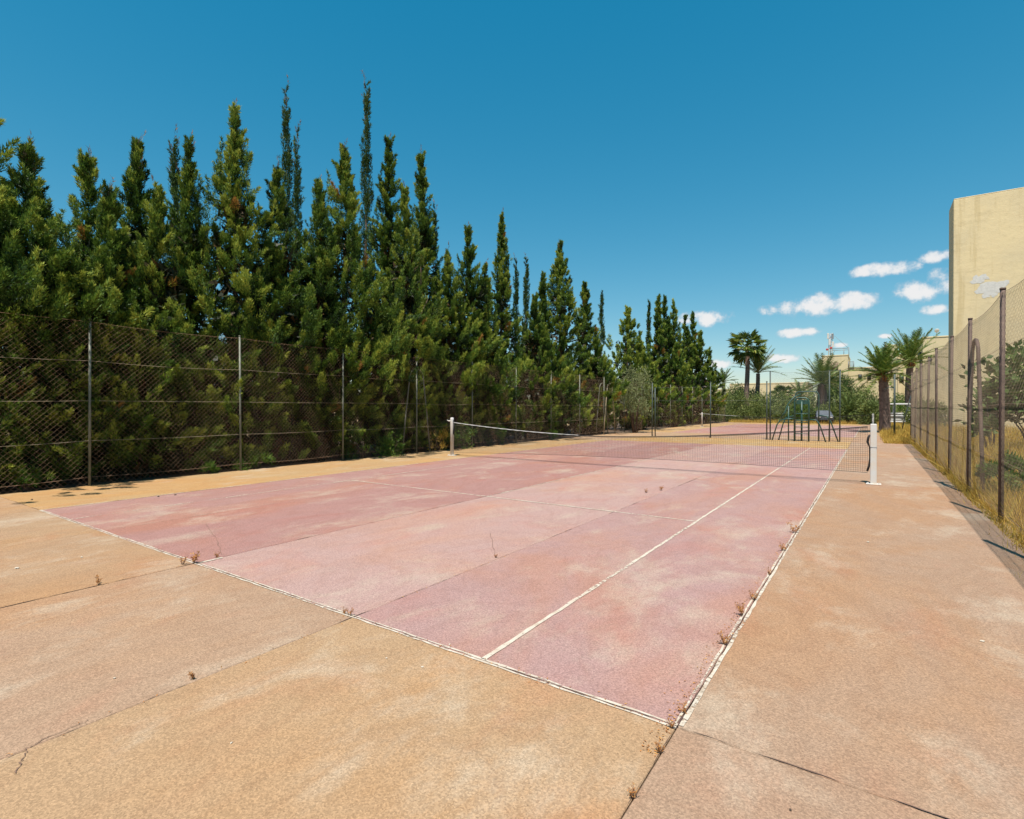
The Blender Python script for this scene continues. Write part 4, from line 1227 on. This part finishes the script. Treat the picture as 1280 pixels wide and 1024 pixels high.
def mast():
    a = aty(1038, 446, 88); b = aty(1038, 416, 88)
    e = empty('antenna_mast', (a[0], 88, a[2])); tag(e, 'red and white antenna mast on the roof of the cream tower', 'antenna mast')
    h = b[2]-a[2]
    for s in (-1, 1):
        g = Geo(); g.tube([(s*0.25, 0, -0.5), (s*0.22, 0, h*0.98)], 0.06, 6); g.obj('leg', 'white_steel', e)
    g = Geo(); g.tube([(0, 0.3, -0.5), (0, 0.2, h*0.98)], 0.06, 6); g.obj('leg', 'grey', e)
    for k in range(7):
        g = Geo(); z = h*(0.2+0.11*k); g.tube([(-0.25, 0, z), (0.25, 0, z+h*0.1)], 0.035, 4); g.obj('lattice_bar', 'red' if k % 2 else 'white_steel', e)
    for (x, z, mt) in ((-0.32, 0.88, 'white_plaster'), (0.3, 0.86, 'grey'), (0.35, 0.52, 'white_plaster'), (-0.1, 0.62, 'white_plaster')):
        bevel_box('panel_antenna', x-0.16, x+0.16, -0.25, -0.12, h*z-0.55, h*z+0.4, 0.03, mt, e)
    for (x, z, mt) in ((-0.45, 0.30, 'red'), (0.1, 0.36, 'red')):
        bm = bmesh.new(); bmesh.ops.create_uvsphere(bm, u_segments=12, v_segments=8, radius=0.2)
        for v in bm.verts: v.co.y *= 0.45
        me = bpy.data.meshes.new('dish_antenna'); bm.to_mesh(me); bm.free(); link('dish_antenna', me, mt, e, (x, -0.3, h*z))
    g = Geo()
    g.tube([(0.3, 0, h*0.32), (2.6, 0, h*0.32)], 0.05, 4); g.tube([(0.3, 0, h*0.25), (2.6, 0, h*0.25)], 0.04, 4)
    g.tube([(1.9, 0, -0.5), (1.9, 0, h*0.32)], 0.05, 4); g.tube([(2.6, 0, -0.5), (2.6, 0, h*0.36)], 0.05, 4)
    g.tube([(0.2, 0, h*0.95), (2.5, 0, h*0.33)], 0.02, 4)
    g.obj('roof_railing', 'grey', e)
mast()

# white garden furniture beyond the gate
def garden_set():
    p = aty(1126, 533, 48)
    e = empty('garden_bench', (p[0], p[1], 0)); tag(e, 'white garden bench with slatted seat beyond the gate posts', 'bench')
    for z in (0.42, 0.60, 0.95): bevel_box('slat', -1.4, 3.4, -0.05, 0.05, z, z+0.09, 0.015, 'white_plaster', e)
    for x in (-1.2, 0.3, 1.8, 3.2): bevel_box('leg', x-0.05, x+0.05, -0.06, 0.06, -0.05, 1.0, 0.01, 'white_plaster', e)
    bevel_box('seat', -1.3, 1.6, -0.75, -0.1, 0.38, 0.45, 0.015, 'white_plaster', e)
    q = aty(1127, 518, 50)
    e = empty('well_head', (q[0], q[1], 0)); tag(e, 'white plastered well head with a flat slab top behind the bench', 'well')
    g = Geo(); g.tube([(0, 0, -0.1), (0, 0, 1.1), (0, 0, 1.25)], [0.95, 0.85, 0.95], 16); g.obj('basin', 'white_plaster', e)
    bevel_box('top_slab', -0.95, 0.95, -0.5, 0.5, 2.05, 2.2, 0.03, 'white_plaster', e)
    for s in (-1, 1): bevel_box('pillar', s*0.6-0.12, s*0.6+0.12, -0.12, 0.12, 1.2, 2.04, 0.02, 'white_plaster', e)
garden_set()

# parked car far behind the umpire chair
def car():
    p = aty(1029, 528, 54.6)
    e = empty('parked_car', (p[0], p[1], 0), PI/2+0.15); tag(e, 'blue grey parked car half hidden behind the umpire chair', 'car')
    prof = [(-2.0, 0.35), (-2.05, 0.75), (-1.9, 0.92), (-1.1, 0.98), (-0.55, 1.42), (0.9, 1.45), (1.6, 0.98), (2.0, 0.85), (2.05, 0.35)]
    bm = bmesh.new()
    for s in (-0.8, 0.8): [bm.verts.new((x, s*(0.82 if z > 1.2 else 1.0), z)) for x, z in prof]
    bm.verts.ensure_lookup_table(); n = len(prof)
    bm.faces.new([bm.verts[i] for i in range(n)]); bm.faces.new([bm.verts[n+i] for i in reversed(range(n))])
    for i in range(n): bm.faces.new([bm.verts[(i+1) % n], bm.verts[i], bm.verts[n+i], bm.verts[n+(i+1) % n]])
    bmesh.ops.bevel(bm, geom=list(bm.edges), offset=0.07, segments=2, affect='EDGES')
    me = bpy.data.meshes.new('body'); bm.to_mesh(me); bm.free(); link('body', me, 'blue_grey', e)
    for x in (-1.25, 1.25):
        for s in (-0.78, 0.78):
            g = Geo(); g.tube([(x, s-0.1, 0.31), (x, s+0.1, 0.31)], 0.31, 14); w = g.obj('wheel', 'strap', e)
            g = Geo(); g.tube([(x, s-0.11, 0.31), (x, s+0.11, 0.31)], 0.18, 10); g.obj('rim', 'grey', w)
    for s in (-1, 1):
        g = Geo(); g.add([(-0.92, s*0.775, 1.02), (-0.5, s*0.70, 1.34), (0.85, s*0.70, 1.36), (1.35, s*0.775, 1.02)], [(0, 1, 2), (0, 2, 3)]); g.obj('side_window', 'window', e)
        g = Geo(); g.box((-2.03, s*0.55, 0.68), (0.08, 0.3, 0.14)); g.obj('headlight', 'white_steel', e)
car()
